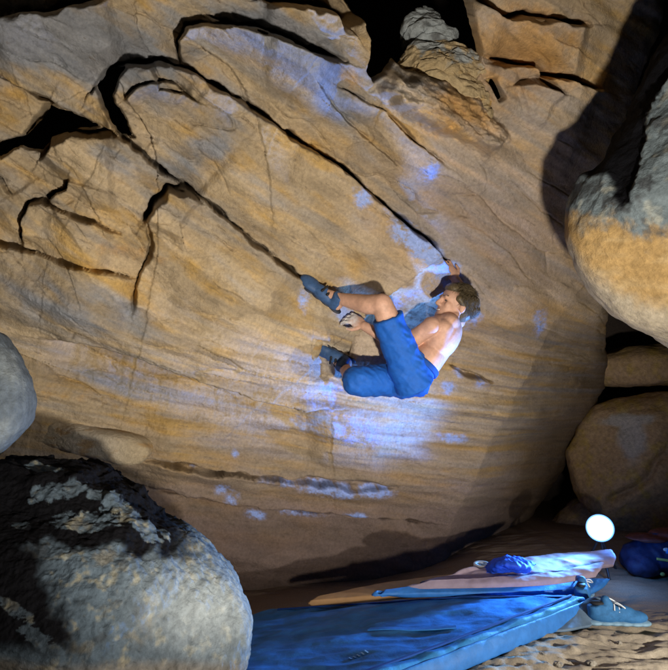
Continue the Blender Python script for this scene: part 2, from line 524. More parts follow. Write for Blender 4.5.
        v = (-(x - cx) * math.sin(an) + (y - cy) * math.cos(an)) / ry
        D += h * np.exp(-(u * u + v * v))
    # lower right facet turning away
    d, sd, fr = seg_dist(wx, wy, [(575, 300), (548, 335), (500, 425), (455, 512), (420, 640)])
    D -= .0062 * np.maximum(-sd * d, 0) * sstep(260, 380, y)
    # bottom undercut
    D -= .35 * sstep(600, 690, y)
    # outer edge rolls back
    d, sd, fr = seg_dist(wx, wy, EDGE)
    inside = sd * d        # positive = inside (left)
    q = np.maximum(16 - inside, 0)
    D -= .00042 * q ** 2 + .012 * np.maximum(-inside, 0)
    return D


def hole_q(x, y):
    wx = x + 2.2 * fbm2(x / 22, y / 22, 3) + .5 * fbm2(x / 5 + 40, y / 5, 2)
    wy = y + 2.2 * fbm2(x / 22 + 91, y / 22 + 33, 3) + .5 * fbm2(x / 5, y / 5 + 77, 2)
    h = np.full(x.shape, -99.0)
    for poly, lim in ((CAV, 1.5), (HOLL, 1.2), (HOLL2, 1.2), (POCK, 1.2)):
        pp_ = np.array(poly)
        m = (x > pp_[:, 0].min() - 15) & (x < pp_[:, 0].max() + 15) & (y > pp_[:, 1].min() - 15) & (y < pp_[:, 1].max() + 15)
        i = np.nonzero(m)[0]
        if len(i): h[i] = np.maximum(h[i], poly_sd(wx[i], wy[i], poly) - lim)
    return h


def lamplit_chalk_mask(x, y):  # chalk patches; the wide ones below the climber also paint lamplight
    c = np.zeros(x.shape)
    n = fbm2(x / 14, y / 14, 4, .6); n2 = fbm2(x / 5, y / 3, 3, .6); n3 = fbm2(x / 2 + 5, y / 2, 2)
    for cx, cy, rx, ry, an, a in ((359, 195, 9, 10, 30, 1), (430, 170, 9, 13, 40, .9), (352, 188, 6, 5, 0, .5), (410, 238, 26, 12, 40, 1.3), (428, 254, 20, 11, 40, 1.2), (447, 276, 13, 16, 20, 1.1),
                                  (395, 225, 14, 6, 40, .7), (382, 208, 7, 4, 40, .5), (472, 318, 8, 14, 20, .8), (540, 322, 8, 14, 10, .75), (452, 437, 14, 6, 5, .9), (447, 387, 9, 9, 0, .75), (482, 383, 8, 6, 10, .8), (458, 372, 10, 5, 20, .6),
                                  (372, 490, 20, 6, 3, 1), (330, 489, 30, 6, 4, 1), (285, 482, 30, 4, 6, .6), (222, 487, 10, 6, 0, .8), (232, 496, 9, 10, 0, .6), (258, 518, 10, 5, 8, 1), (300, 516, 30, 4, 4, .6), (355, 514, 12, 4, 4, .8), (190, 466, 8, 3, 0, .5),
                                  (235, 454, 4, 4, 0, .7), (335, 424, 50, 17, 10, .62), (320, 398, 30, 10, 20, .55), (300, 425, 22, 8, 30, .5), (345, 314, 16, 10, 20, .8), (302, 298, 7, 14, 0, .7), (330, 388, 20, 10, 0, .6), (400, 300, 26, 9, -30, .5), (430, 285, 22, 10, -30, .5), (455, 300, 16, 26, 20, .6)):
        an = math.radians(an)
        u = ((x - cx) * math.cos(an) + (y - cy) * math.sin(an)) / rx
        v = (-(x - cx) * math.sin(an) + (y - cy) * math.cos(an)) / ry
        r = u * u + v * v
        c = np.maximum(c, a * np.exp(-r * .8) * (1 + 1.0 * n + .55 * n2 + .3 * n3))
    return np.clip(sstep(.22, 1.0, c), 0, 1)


def lerp(a, b, t):
    return a + (np.asarray(b) - a) * t[:, None]


def wall_color(x, y, D):
    th = np.radians(7 + 26 * (1 - sstep(300, 520, y)))
    s = x * np.cos(th) + y * np.sin(th); t = -x * np.sin(th) + y * np.cos(th)
    n1 = fbm2(s / 80 + 1, t / 26, 4); n2 = fbm2(s / 60 + 31, t / 30 + 7, 4); n3 = fbm2(s / 45 + 5, t / 9, 3); n4 = fbm2(x / 18 + 3, y / 18, 4, .6)
    n5 = fbm2(x / 5, y / 5 + 9, 3, .6)
    C = np.tile(np.array([.43, .33, .205]), (len(x), 1))
    # ochre
    C = lerp(C, (.48, .305, .10), sstep(-.15, .65, n1 + .15 * n4 + .25 * n3))
    # macro regions
    def blob(cx, cy, rx, ry, an=0):
        an = math.radians(an)
        u = ((x - cx) * math.cos(an) + (y - cy) * math.sin(an)) / rx
        v = (-(x - cx) * math.sin(an) + (y - cy) * math.cos(an)) / ry
        return np.exp(-(u * u + v * v))
    grey = .95 * blob(60, 40, 130, 40, 15) + .9 * blob(290, 40, 90, 26, 25) + .55 * blob(340, 105, 40, 20, 35) + .5 * blob(205, 150, 60, 24, -40) + .45 * blob(60, 300, 120, 26, 15) + .4 * blob(110, 380, 80, 18, 10) + .35 * blob(120, 160, 40, 14, 40) + .3 * blob(470, 240, 60, 60) + .9 * blob(440, 50, 36, 30, 40)
    C = lerp(C, (.185, .21, .25), np.clip(sstep(.02, .6, grey + .35 * n2 + .2 * n3), 0, 1) * .85)
    pink = blob(480, 230, 100, 100) * .9 + blob(520, 50, 70, 60) * .6
    C = lerp(C, (.48, .36, .29), np.clip(pink + .3 * n2 * pink, 0, 1) * .8)
    org = blob(520, 50, 60, 50) + blob(130, 250, 60, 10, 12) * .6 + blob(345, 75, 30, 12, 30) * .6 + blob(455, 110, 45, 30) * .9 + blob(60, 395, 90, 10, 10) * .4
    C = lerp(C, (.48, .26, .07), np.clip(sstep(.25, .9, org + .4 * n4), 0, 1) * .7)
    pale = .8 * blob(330, 360, 75, 60) + .6 * blob(240, 350, 70, 30, 20) + .6 * blob(400, 300, 60, 40, -30)
    C = lerp(C, (.54, .43, .29), np.clip(pale * (.8 + .35 * n3), 0, 1) * .6)
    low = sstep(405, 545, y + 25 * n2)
    C = lerp(C, (.17, .118, .11), low * .85)  # purple-brown foot of the wall, with the light's falloff darkened in
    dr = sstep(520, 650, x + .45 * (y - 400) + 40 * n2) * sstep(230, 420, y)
    C = lerp(C, (.19, .135, .085), dr * .9)  # shade of the lower-right facet, darkened into the colour
    tone, jt = beds(x + 2.2 * fbm2(x / 22, y / 22, 3), y + 2.2 * fbm2(x / 22 + 91, y / 22 + 33, 3))
    C *= (1 + .34 * (tone - .5) * sstep(470, 380, y))[:, None]
    # streaks and flecks
    n6 = fbm2(s / 70 + 2, t / 4.5, 3); n7 = fbm2(s / 200 + 12, t / 22 + 4, 3)
    C = lerp(C, (.27, .265, .26), np.clip(sstep(.08, .5, n7) * .45 * sstep(520, 400, y), 0, 1))
    C *= (1 + .12 * n3 + .10 * n6 + .06 * n5 + .08 * n4 + .26 * n2)[:, None]
    dk = sstep(.42, .7, fbm2(s / 24 + 50, t / 6, 4, .6))
    C = lerp(C, (.12, .09, .06), dk * .5)
    return C


def build_wall():
    xs = np.concatenate([np.arange(-160, -8, 4.0), np.arange(-8, 650, .95), np.arange(650, 720, 3)])
    ys = np.concatenate([np.arange(-150, -8, 4.0), np.arange(-8, 620, .95), np.arange(620, 700, 4)])
    X, Y = np.meshgrid(xs, ys)
    x = X.ravel().copy(); y = Y.ravel().copy()
    d0 = wall_d0(x, y)
    dirs = Fv + ((x - 334) / FPX)[:, None] * Rv + ((335 - y) / FPX)[:, None] * Uv
    B = CAM + d0[:, None] * dirs
    G = B.reshape(len(ys), len(xs), 3)
    gu = np.gradient(G, axis=1); gv = np.gradient(G, axis=0)
    N = np.cross(gu, gv).reshape(-1, 3)
    N /= np.linalg.norm(N, axis=1)[:, None]
    if (N * dirs).sum(1).mean() > 0: N = -N
    # the openings' rims follow the outline smoothly
    q = hole_q(x, y); e = .5
    near = np.nonzero((q > 0) & (q < 2.2))[0]
    for _ in range(2):
        qq = hole_q(x[near], y[near])
        gx_ = (hole_q(x[near] + e, y[near]) - hole_q(x[near] - e, y[near])) / (2 * e)
        gy_ = (hole_q(x[near], y[near] + e) - hole_q(x[near], y[near] - e)) / (2 * e)
        g2 = np.maximum(gx_ ** 2 + gy_ ** 2, .3)
        mv_ = np.clip(qq / g2, -2, 2)
        x[near] -= mv_ * gx_; y[near] -= mv_ * gy_
    hole = q > 0
    d0 = wall_d0(x, y)
    dirs = Fv + ((x - 334) / FPX)[:, None] * Rv + ((335 - y) / FPX)[:, None] * Uv
    B = CAM + d0[:, None] * dirs
    D = wall_disp(x, y)
    Nb = N * .4 - .6 * dirs / np.linalg.norm(dirs, axis=1)[:, None]
    Nb /= np.linalg.norm(Nb, axis=1)[:, None]
    V = B + Nb * D[:, None]
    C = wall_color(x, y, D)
    ch = lamplit_chalk_mask(x, y)
    C = lerp(C, (.35, .49, .96), ch * .88)  # chalk, with the lamp's blue light tinted into its colour
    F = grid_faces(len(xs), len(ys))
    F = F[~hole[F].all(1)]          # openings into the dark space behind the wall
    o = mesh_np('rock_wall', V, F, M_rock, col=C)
    return o, V, x, y


wall, WV, Wx, Wy = build_wall()
tag(wall, 'overhanging ochre and grey sandstone wall with dark diagonal cracks, holding the climber', 'rock wall')


def wall_depth(px, py):
    i = np.argmin((Wx - px) ** 2 + (Wy - py) ** 2)
    return float((WV[i] - CAM) @ Fv)


# ------------------------------------------------------------------ boulders
def project(V):
    q = V - CAM
    d = q @ Fv
    return 334 + FPX * (q @ Rv) / d, 335 - FPX * (q @ Uv) / d


def boulder(name, outline, depth, tf, tb, material, colorf, dispf, nt_=300, nph=160, parent=None, pw=.62, tilt=(0, 0), cen=None, facets=(), ksm=90):
    o = np.array(outline, float)
    oc = np.vstack([o, o[:1]])
    pts = np.vstack([oc[i] + (oc[i + 1] - oc[i]) * np.linspace(0, 1, 30, endpoint=False)[:, None] for i in range(len(o))])
    c = np.array(cen, float) if cen else (o.min(0) + o.max(0)) / 2
    rel = pts - c
    ang = np.arctan2(rel[:, 1], rel[:, 0]); rad = np.hypot(rel[:, 0], rel[:, 1])
    order = np.argsort(ang); ang = ang[order]; rad = rad[order]
    th = np.linspace(-np.pi, np.pi, nt_, endpoint=False)
    R = np.interp(th, ang, rad, period=2 * np.pi)
    k = max(1, nt_ // ksm)
    R = np.convolve(np.concatenate([R[-k:], R, R[:k]]), np.ones(2 * k + 1) / (2 * k + 1), 'valid')
    ph = np.linspace(-np.pi / 2, np.pi / 2, nph)
    PH, TH = np.meshgrid(ph, th, indexing='ij')
    RR = np.tile(R, (nph, 1))
    cs = np.maximum(np.cos(PH), 0) ** pw; sn = np.sin(PH)
    px = c[0] + RR * cs * np.cos(TH); py = c[1] + RR * cs * np.sin(TH)
    off = np.where(sn > 0, -tf * sn, -tb * sn)
    off = off + tilt[0] * (px - c[0]) / 100 + tilt[1] * (py - c[1]) / 100
    px = px.ravel(); py = py.ravel(); off = off.ravel()
    V = CAM + depth * (Fv + ((px - 334) / FPX)[:, None] * Rv + ((335 - py) / FPX)[:, None] * Uv) + off[:, None] * Fv
    c3 = V.mean(0)
    for n_, k_ in facets:
        n_ = np.array(n_, float); n_ /= np.linalg.norm(n_)
        dd = (V - c3) @ n_
        lim = k_ * dd.max()
        ex = dd - lim; sm = .03
        cut = sm * np.logaddexp(0, ex / sm)
        V = V - n_ * (cut * .9)[:, None]
    px, py = project(V)
    G = V.reshape(nph, nt_, 3)
    gu = np.roll(G, -1, 1) - np.roll(G, 1, 1); gv = np.gradient(G, axis=0)
    N = np.cross(gu, gv).reshape(-1, 3)
    ln = np.linalg.norm(N, axis=1)
    cc = V.mean(0)
    rd = V - cc; rd /= np.linalg.norm(rd, axis=1)[:, None] + 1e-9
    N = np.where((ln > 1e-9)[:, None], N / (ln[:, None] + 1e-12), rd)
    if (N * rd).sum() < 0: N = -N
    N = N * .7 + rd * .3
    D = dispf(V, px, py, sn.ravel())
    D = D.reshape(nph, nt_); D[0] = D[0].mean(); D[-1] = D[-1].mean(); D = D.ravel()
    C = colorf(V, px, py, D)
    V = V + N * D[:, None]
    V = V.reshape(nph, nt_, 3); V[0] = V[0].mean(0); V[-1] = V[-1].mean(0); V = V.reshape(-1, 3)
    F = grid_faces(nt_, nph, True)
    return mesh_np(name, V, F, material, col=C, parent=parent)


def rough_disp(a, f, a2=.008, seed=0):
    def g(V, px, py, sn):
        q = V * f + seed
        r = fbm3(q, 4)
        return a * r + a2 * fbm3(V * 26 + seed, 3, .6)
    return g


# foreground boulder, lower left
FB = [(-170, 560), (-150, 505), (-80, 474), (0, 464), (40, 459), (62, 470), (85, 490), (120, 500), (152, 520), (188, 546), (218, 575), (242, 604), (253, 625), (249, 642), (245, 672), (236, 710), (120, 740), (-40, 720), (-140, 660)]


def fb_disp(V, px, py, sn):
    q = V * 2.2 + 4
    r = .05 * fbm3(q, 3)
    rid = 1 - np.abs(fbm3(V * np.array([3.5, 3.5, 6]) + 9, 3)) * 2
    up = sstep(560, 500, py + .32 * (px - 150) * -1 + 12 * fbm2(px / 20, py / 20, 3))
    r += .014 * rid * up
    # ragged ledges over the top half
    led = fbm3(V * np.array([3.2, 3.2, 9.0]) + 2, 3, .5)
    up = up * sstep(215, 170, px)
    r += .034 * np.round(led * 2.5) / 2.5 * up + .012 * led * up - .02 * sstep(90, 200, px)
    pit = np.clip(fbm3(V * 24, 3, .6), -1, 1)
    r += .005 * fbm3(V * 48 + 2, 2) + .007 * pit + .008 * fbm3(V * 11, 3) + .012 * fbm3(V * 5 + 30, 4, .6)
    return r


def fb_col(V, px, py, D):
    n = fbm3(V * 7, 4, .6); n2 = fbm3(V * 22 + 5, 3, .6)
    C = np.tile(np.array([.11, .15, .19]), (len(px), 1))
    C = lerp(C, (.27, .26, .20), sstep(.1, .6, n2 + .3 * n))
    C = lerp(C, (.06, .065, .07), sstep(.1, .5, fbm3(V * 13 + 40, 4, .6)) * .6)
    C = lerp(C, (.26, .22, .14), sstep(.25, .55, fbm3(V * 9 + 20, 4, .6)) * .5)
    C = lerp(C, (.42, .47, .49), np.exp(-(((px - 205) / 60) ** 2 + ((py - 610) / 45) ** 2)) * .8)  # light on the right face, brightened into the colour
    C = lerp(C, (.26, .22, .17), sstep(656, 672, py + 6 * n) * .7)
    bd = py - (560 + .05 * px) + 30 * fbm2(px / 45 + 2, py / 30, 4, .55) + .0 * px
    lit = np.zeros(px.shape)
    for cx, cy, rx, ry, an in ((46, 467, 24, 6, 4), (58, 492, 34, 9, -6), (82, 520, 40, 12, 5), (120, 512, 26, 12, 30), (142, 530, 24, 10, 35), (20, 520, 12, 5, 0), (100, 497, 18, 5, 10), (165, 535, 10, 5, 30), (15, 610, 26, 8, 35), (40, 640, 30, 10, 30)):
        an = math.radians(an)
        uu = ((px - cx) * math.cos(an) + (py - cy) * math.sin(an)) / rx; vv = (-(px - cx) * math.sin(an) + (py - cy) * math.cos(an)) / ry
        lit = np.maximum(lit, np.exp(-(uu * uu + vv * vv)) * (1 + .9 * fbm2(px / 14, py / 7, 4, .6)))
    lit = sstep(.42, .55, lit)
    shade_top = sstep(10, -4, py - (549 + 14 * fbm2(px / 25, py / 25, 3)) - .10 * (px - 130)) * sstep(215, 170, px)
    shade_left = sstep(66, 24, px + 30 * fbm2(px / 40 + 9, py / 28, 4, .6) - .35 * (py - 560)) * sstep(665, 640, py)
    C = lerp(C, (.007, .007, .009), np.clip(np.maximum(shade_top * (1 - lit * .9), shade_left * (1 - .5 * lit)), 0, 1))  # shaded top and left painted near-black, lit islands left grey
    return C * (1 + .25 * n2)[:, None]


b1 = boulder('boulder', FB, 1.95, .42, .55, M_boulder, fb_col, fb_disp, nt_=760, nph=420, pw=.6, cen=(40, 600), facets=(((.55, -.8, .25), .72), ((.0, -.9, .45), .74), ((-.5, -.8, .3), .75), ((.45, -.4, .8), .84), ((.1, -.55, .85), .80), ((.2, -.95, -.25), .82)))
tag(b1, 'big rounded grey boulder with shade painted black on its top in the lower left foreground', 'boulder')

# hanging boulder, upper right
HB = [(577, 225), (580, 196), (594, 165), (616, 140), (634, 108), (652, 66), (676, 20), (740, -50), (880, -30), (940, 150), (900, 300), (800, 376), (710, 366), (668, 338), (640, 325), (612, 298), (590, 266), (579, 244)]
SHADE_WEDGE = [(540, 150), (588, 178), (606, 174), (612, 196), (622, 208), (634, 204), (640, 160), (648, 124), (662, 88), (690, 50), (790, 30), (790, -120), (540, -120)]  # outline of the ridge shadow painted near-black on this boulder


def hb_disp(V, px, py, sn):
    top = sstep(245, 205, py + 8 * fbm2(px / 20, py / 20, 3))
    r = .035 * fbm3(V * 2.5 + 1, 3) + .006 * fbm3(V * 12, 3)
    r += top * (.018 * fbm3(V * 7 + 3, 4, .5) + .012 * (1 - 2 * np.abs(fbm3(V * 5 + 8, 2))))
    r -= .03 * sstep(-3, 9, poly_sd(px + 4 * fbm2(px / 9, py / 9, 2), py, SHADE_WEDGE))
    return r


def hb_col(V, px, py, D):
    n = fbm2(px / 14, py / 14, 4, .6); n2 = fbm3(V * 20, 3, .6); n3 = fbm2(px / 60, py / 14, 4)
    C = np.tile(np.array([.17, .21, .23]), (len(px), 1))
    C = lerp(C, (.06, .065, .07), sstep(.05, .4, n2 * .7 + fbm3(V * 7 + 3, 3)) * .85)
    C = lerp(C, (.45, .44, .36), sstep(.15, .55, fbm3(V * 13 + 9, 3)) * .6)
    o = sstep(-14, 14, py - np.interp(px, [570, 600, 614, 645, 668, 800], [216, 226, 218, 237, 233, 250]) + 16 * n + 6 * n2)
    C = lerp(C, (.42, .275, .115), o)
    C = lerp(C, (.52, .38, .20), o * sstep(-.1, .5, n3) * .6)
    p = sstep(-12, 12, py - np.interp(px, [570, 584, 620, 668, 800], [240, 266, 292, 311, 345]) + 6 * n)
    C = lerp(C, (.44, .40, .32), p * .8)
    wd = sstep(-2, 4, poly_sd(px + 5 * n, py + 4 * n, SHADE_WEDGE))
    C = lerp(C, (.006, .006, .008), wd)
    return C * (1 + .18 * n2)[:, None]


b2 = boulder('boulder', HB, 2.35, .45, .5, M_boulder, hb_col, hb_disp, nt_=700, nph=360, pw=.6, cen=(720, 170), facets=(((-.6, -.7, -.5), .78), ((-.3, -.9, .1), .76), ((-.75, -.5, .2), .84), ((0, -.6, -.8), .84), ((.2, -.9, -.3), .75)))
tag(b2, 'hanging boulder with bright orange underside and grey lichened top at the upper right', 'boulder')

# grey rock at the left edge
LB = [(-120, 330), (-60, 318), (-16, 330), (4, 352), (18, 378), (24, 404), (20, 430), (6, 446), (-20, 468), (-90, 480), (-140, 420)]


def lb_col(V, px, py, D):
    n = fbm3(V * 6, 4)
    C = np.tile(np.array([.15, .18, .21]), (len(px), 1))
    C = lerp(C, (.25, .28, .29), sstep(0, .5, n))
    return C


b3 = boulder('boulder', LB, 2.1, .2, .3, M_boulder, lb_col, rough_disp(.02, 3, .004), nt_=240, nph=120, facets=(((.5, -.8, .2), .74), ((.3, -.8, -.5), .76)))
tag(b3, 'smooth blue-grey rock poking in at the left edge above the dark boulder', 'boulder')

# dim boulders on the right
RB = [(574, 470), (571, 456), (580, 440), (590, 420), (605, 403), (630, 395), (668, 392), (730, 396), (770, 450), (760, 530), (700, 560), (650, 545), (610, 530), (585, 505), (577, 488)]


def rb_col(V, px, py, D):
    n = fbm2(px / 18, py / 18, 4, .6)
    C = np.tile(np.array([.50, .34, .18]), (len(px), 1))
    C = lerp(C, (.52, .36, .11), sstep(0, .5, n))
    bone = np.maximum(np.exp(-(((px - 632) / 16) ** 2 + ((py - 440) / 26) ** 2)), np.exp(-(((px - 628) / 34) ** 2 + ((py - 420) / 7) ** 2)))
    C = lerp(C, (.50, .46, .38), sstep(.25, .7, bone + .3 * n))
    return C


def rb_disp(V, px, py, sn):
    d, sd, fr = seg_dist(px, py, [(668, 452), (655, 462), (648, 478), (632, 490), (610, 500)])
    return .03 * fbm3(V * 3 + 5, 3) + .007 * fbm3(V * 14, 3) - .07 * np.exp(-(d / 5) ** 2)


b4 = boulder('boulder', RB, 4.7, .35, .5, M_boulder, rb_col, rb_disp, nt_=300, nph=160, pw=.5, facets=(((-.6, -.75, .2), .72), ((.1, -.95, .25), .75), ((-.2, -.8, -.55), .78), ((-.3, -.4, .85), .88)))
tag(b4, 'dim brown boulder with a pale grey patch behind the glowing lamp', 'boulder')
SB = [(588, 372), (596, 356), (630, 348), (700, 340), (790, 350), (790, 390), (700, 388), (640, 384), (606, 388)]
b5 = boulder('boulder', SB, 5.0, .3, .5, M_boulder, rb_col, rough_disp(.04, 4, .006), nt_=220, nph=100, pw=.5)
tag(b5, 'flat dark slab of rock wedged in the gap above the dim brown boulder', 'boulder')
UB = [(560, 520), (575, 500), (640, 505), (720, 515), (760, 560), (720, 620), (560, 620), (520, 580), (530, 540)]
b6 = boulder('boulder', UB, 5.0, .3, .4, M_boulder, rb_col, rough_disp(.05, 3, .01), nt_=220, nph=100, pw=.5)
tag(b6, 'low dark rock lying in shade right behind the glowing lamp', 'boulder')

# outcrop lumps and ledges growing out of the wall
def ou_disp(V, px, py, sn):
    tt = V @ np.array([.35, .2, .9]); 
    led = fbm3(V * np.array([4, 4, 10]) + 3, 3, .5)
    r = .03 * fbm3(V * 4 + 3, 3) + .035 * np.round(led * 3) / 3 + .012 * (1 - 2.2 * np.abs(fbm3(V * np.array([7, 7, 12]) + 6, 3))) + .006 * fbm3(V * 24, 3)
    return r


def ou_col(V, px, py, D):
    n = fbm3(V * 9, 4, .6); n2 = fbm3(V * 24, 3, .6)
    C = np.tile(np.array([.30, .33, .34]), (len(px), 1))
    C = lerp(C, (.09, .09, .09), sstep(.1, .45, n) * .8)
    C = lerp(C, (.46, .38, .20), sstep(.1, .5, -n) * .8 * sstep(30, 80, py))
    return C * (1 + .25 * n2)[:, None]


def ou_colb(V, px, py, D):
    n = fbm3(V * 8, 4, .6); n2 = fbm3(V * 24, 3, .6)
    C = np.tile(np.array([.42, .32, .18]), (len(px), 1))
    C = lerp(C, (.30, .32, .32), sstep(-.05, .3, n + (60 - py) / 60))
    C = lerp(C, (.50, .31, .09), sstep(.05, .4, -n) * sstep(60, 90, py))
    return C * (1 + .25 * n2)[:, None]


OUA = [(404, 26), (406, 14), (414, 8), (426, 7), (438, 13), (446, 24), (458, 27), (456, 36), (446, 44), (432, 46), (418, 42), (424, 34), (414, 33)]
OUB = [(388, 62), (400, 50), (412, 42), (426, 47), (440, 40), (456, 34), (466, 44), (482, 50), (491, 64), (490, 84), (496, 100), (490, 118), (474, 124), (452, 118), (434, 110), (412, 104), (396, 90), (384, 76)]
fcs = (((-.5, -.8, .2), .7), ((.4, -.85, -.1), .7), ((.1, -.8, .6), .72), ((-.2, -.7, -.6), .75))
boulder('outcrop', OUA, 3.12, .10, .4, M_rock, ou_col, ou_disp, nt_=420, nph=160, parent=wall, pw=.4, facets=fcs, ksm=400)
boulder('outcrop', OUB, 3.10, .16, .6, M_rock, ou_colb, ou_disp, nt_=460, nph=200, parent=wall, pw=.4, facets=fcs, ksm=400)
LED = [(8, 402), (30, 408), (66, 422), (100, 429), (126, 434), (144, 441), (151, 450), (148, 460), (137, 466), (118, 464), (96, 457), (60, 447), (30, 441), (0, 436), (-14, 420)]


def led_col(V, px, py, D):
    n = fbm2(px / 24, py / 9, 4)
    C = np.tile(np.array([.44, .34, .20]), (len(px), 1))
    C = lerp(C, (.48, .43, .36), np.exp(-((px - 85) / 40) ** 2) * .8)
    C = lerp(C, (.42, .25, .09), sstep(.1, .5, n) * .7)
    return C


boulder('ledge', LED, wall_depth(70, 436) + .02, .09, .3, M_rock, led_col, rough_disp(.012, 6, .004), nt_=300, nph=120, parent=wall, pw=.45)
FL = [(302, 336), (306, 324), (314, 318), (322, 322), (325, 336), (322, 352), (314, 362), (306, 354)]
boulder('flake', FL, wall_depth(314, 340) + .05, .05, .1, M_rock, led_col, rough_disp(.008, 8, .004), nt_=140, nph=60, parent=wall, pw=.55)
FL2 = [(350, 352), (352, 334), (364, 324), (378, 330), (386, 346), (387, 364), (374, 370), (358, 372), (349, 366)]
boulder('flake', FL2, wall_depth(368, 348) + .01, .07, .1, M_rock, lambda V, px, py, D: np.tile(np.array([.55, .44, .33]), (len(px), 1)) * (1 + .2 * fbm2(px / 8, py / 8, 3))[:, None],
        rough_disp(.014, 8, .004), nt_=160, nph=70, parent=wall, pw=.55)

# ------------------------------------------------------------------ cave behind (structure) and the ground
xs = np.linspace(-900, 2200, 180); ys = np.linspace(-1500, 800, 150)
X, Y = np.meshgrid(xs, ys); x = X.ravel(); y = Y.ravel()
d = 6.2 + 3.5 * sstep(300, 0, y) - 5.0 * sstep(-500, -1300, y) + .25 * fbm2(x / 90, y / 60, 4) + .8 * sstep(900, 2000, x) * -1 + .6 * sstep(-200, -800, x) * -1
V = CAM + d[:, None] * (Fv + ((x - 334) / FPX)[:, None] * Rv + ((335 - y) / FPX)[:, None] * Uv)
nn = fbm2(x / 30, y / 30, 4)
cb = mesh_np('cave_ceiling', V, grid_faces(len(xs), len(ys)), M_rock, col=np.array([.09, .07, .06]) * (1 + .5 * nn)[:, None])
tag(cb, kind='structure')


def ground_z(X, Y):
    z = -.16 * sstep(2.7, 3.6, Y) * sstep(1.2, .2, X)
    z = z + .10 * sstep(3.4, 4.8, Y) * sstep(.9, 1.9, X)
    z = z - .07 * sstep(1.29, 1.20, X - 1.27 * (Y - 3.06)) * sstep(3.5, 3.1, Y)
    return z


gx = np.concatenate([-np.geomspace(60, 1.9, 24), np.arange(-1.85, 2.6, .011), np.geomspace(2.62, 60, 24)])
gy = np.concatenate([-np.geomspace(60, .5, 16), np.linspace(-.4, 1.5, 20), np.arange(1.52, 4.9, .011), np.geomspace(4.95, 90, 20)])
X, Y = np.meshgrid(gx, gy); x = X.ravel(); y = Y.ravel()
z = ground_z(x, y)
h = .034 * fbm2(x / .30 + .3 * y / .1, y / .13, 4, .55) + .012 * (1 - 2.2 * np.abs(fbm2(x / .20 + 4, y / .08 + 2, 3, .55))) * sstep(-.3, .3, fbm2(x / .4, y / .3 + 6, 2)) + .004 * fbm2(x / .03, y / .03, 3)
z = z + h * (1 - .65 * sstep(2.8, 3.3, y))
nn = fbm2(x / .3, y / .3, 4)
C = np.tile(np.array([.50, .42, .31]), (len(x), 1)) * (1 + .2 * nn)[:, None]
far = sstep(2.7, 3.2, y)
C = lerp(C, (.30, .22, .15), far)  # sand away from the torch: light falloff put into the colour
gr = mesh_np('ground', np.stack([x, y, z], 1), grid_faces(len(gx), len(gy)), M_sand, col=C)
tag(gr, kind='structure')

# ------------------------------------------------------------------ crash pads and cloths
def catmull(pts, n):
    p = np.array(pts, float)
    p = np.vstack([2 * p[0] - p[1], p, 2 * p[-1] - p[-2]])
    m = len(p) - 3
    out = []
    for u in np.linspace(0, m - 1e-6, n):
        i = int(u); t = u - i
        a, b, c, d = p[i:i + 4]
        out.append(.5 * (2 * b + (c - a) * t + (2 * a - 5 * b + 4 * c - d) * t * t + (3 * b - a - 3 * c + d) * t ** 3))
    return np.array(out)


def slab(name, rows, thick, material, parent=None, nu=120, nv=60, wr=0.0, wf=9.0, seed=0, edge_round=.35):
    """padded sheet through rows of 3-D points, closed with real thickness below and rounded rim"""
    R = np.array([catmull(r, nu) for r in rows])
    G = np.stack([catmull(R[:, j], nv) for j in range(nu)], 1)      # nv, nu, 3
    gu = np.gradient(G, axis=1); gv = np.gradient(G, axis=0)
    N = np.cross(gu, gv); N /= np.linalg.norm(N, axis=2)[..., None] + 1e-9
    if N[..., 2].mean() < 0: N = -N
    q = G.reshape(-1, 3)
    w_ = (fbm3(q * np.array([wf, wf, wf]) + seed, 3) + .6 * (1 - 2 * np.abs(fbm3(q * np.array([wf * .6, wf * 1.3, wf]) + seed + 5, 2)))).reshape(nv, nu)
    uu = np.linspace(0, 1, nu); vv = np.linspace(0, 1, nv)
    du = np.minimum(uu, 1 - uu)[None, :] * np.linalg.norm(G[nv // 2, -1] - G[nv // 2, 0]); dv = np.minimum(vv, 1 - vv)[:, None] * np.linalg.norm(G[-1, nu // 2] - G[0, nu // 2])
    e = np.minimum(du, dv) / (thick * edge_round)
    drop = thick * edge_round * (1 - np.sqrt(np.clip(1 - (1 - np.clip(e, 0, 1)) ** 2, 0, 1)))
    T = G + N * (wr * w_ - drop)[..., None]
    Bm = G - N * (thick - drop)[..., None]
    nV = nv * nu
    V = np.vstack([T.reshape(-1, 3), Bm.reshape(-1, 3)])
    F = [tuple(f) for f in grid_faces(nu, nv)] + [tuple(f[::-1] + nV) for f in grid_faces(nu, nv)]
    idx = np.arange(nV).reshape(nv, nu)
    loop = list(idx[0, :]) + list(idx[1:, -1]) + list(idx[-1, -2::-1]) + list(idx[-2:0:-1, 0])
    for i in range(len(loop)):
        a = loop[i]; b = loop[(i + 1) % len(loop)]
        F.append((a, a + nV, b + nV, b))
    o = mesh_np(name, V, [tuple(int(k) for k in f) for f in F], material, parent=parent)
    bm = bmesh.new(); bm.from_mesh(o.data); bmesh.ops.recalc_face_normals(bm, faces=bm.faces); bm.to_mesh(o.data); bm.free()
    return o


# large blue pad
A = np.array([1.27, 3.06, .10]); v1 = np.array([-1.62, .44, -.20]); v2 = np.array([-1.22, -.96, -.005])
def pp(u, v, dz=0):
    q = A + v1 * u + v2 * v
    return q + np.array([0, 0, dz])
pad = slab('crash_pad', [[pp(0, v, .0), pp(.3, v, .03 * (1 - v)), pp(.65, v, .02 - .03 * v), pp(1, v, 0)] for v in (0, .33, .66, 1)], .055, M_padblue, nu=170, nv=130, wr=.013, wf=4.6)
tag(pad, 'large flat wrinkled blue crash pad at the front, reaching behind the grey boulder', 'crash pad')
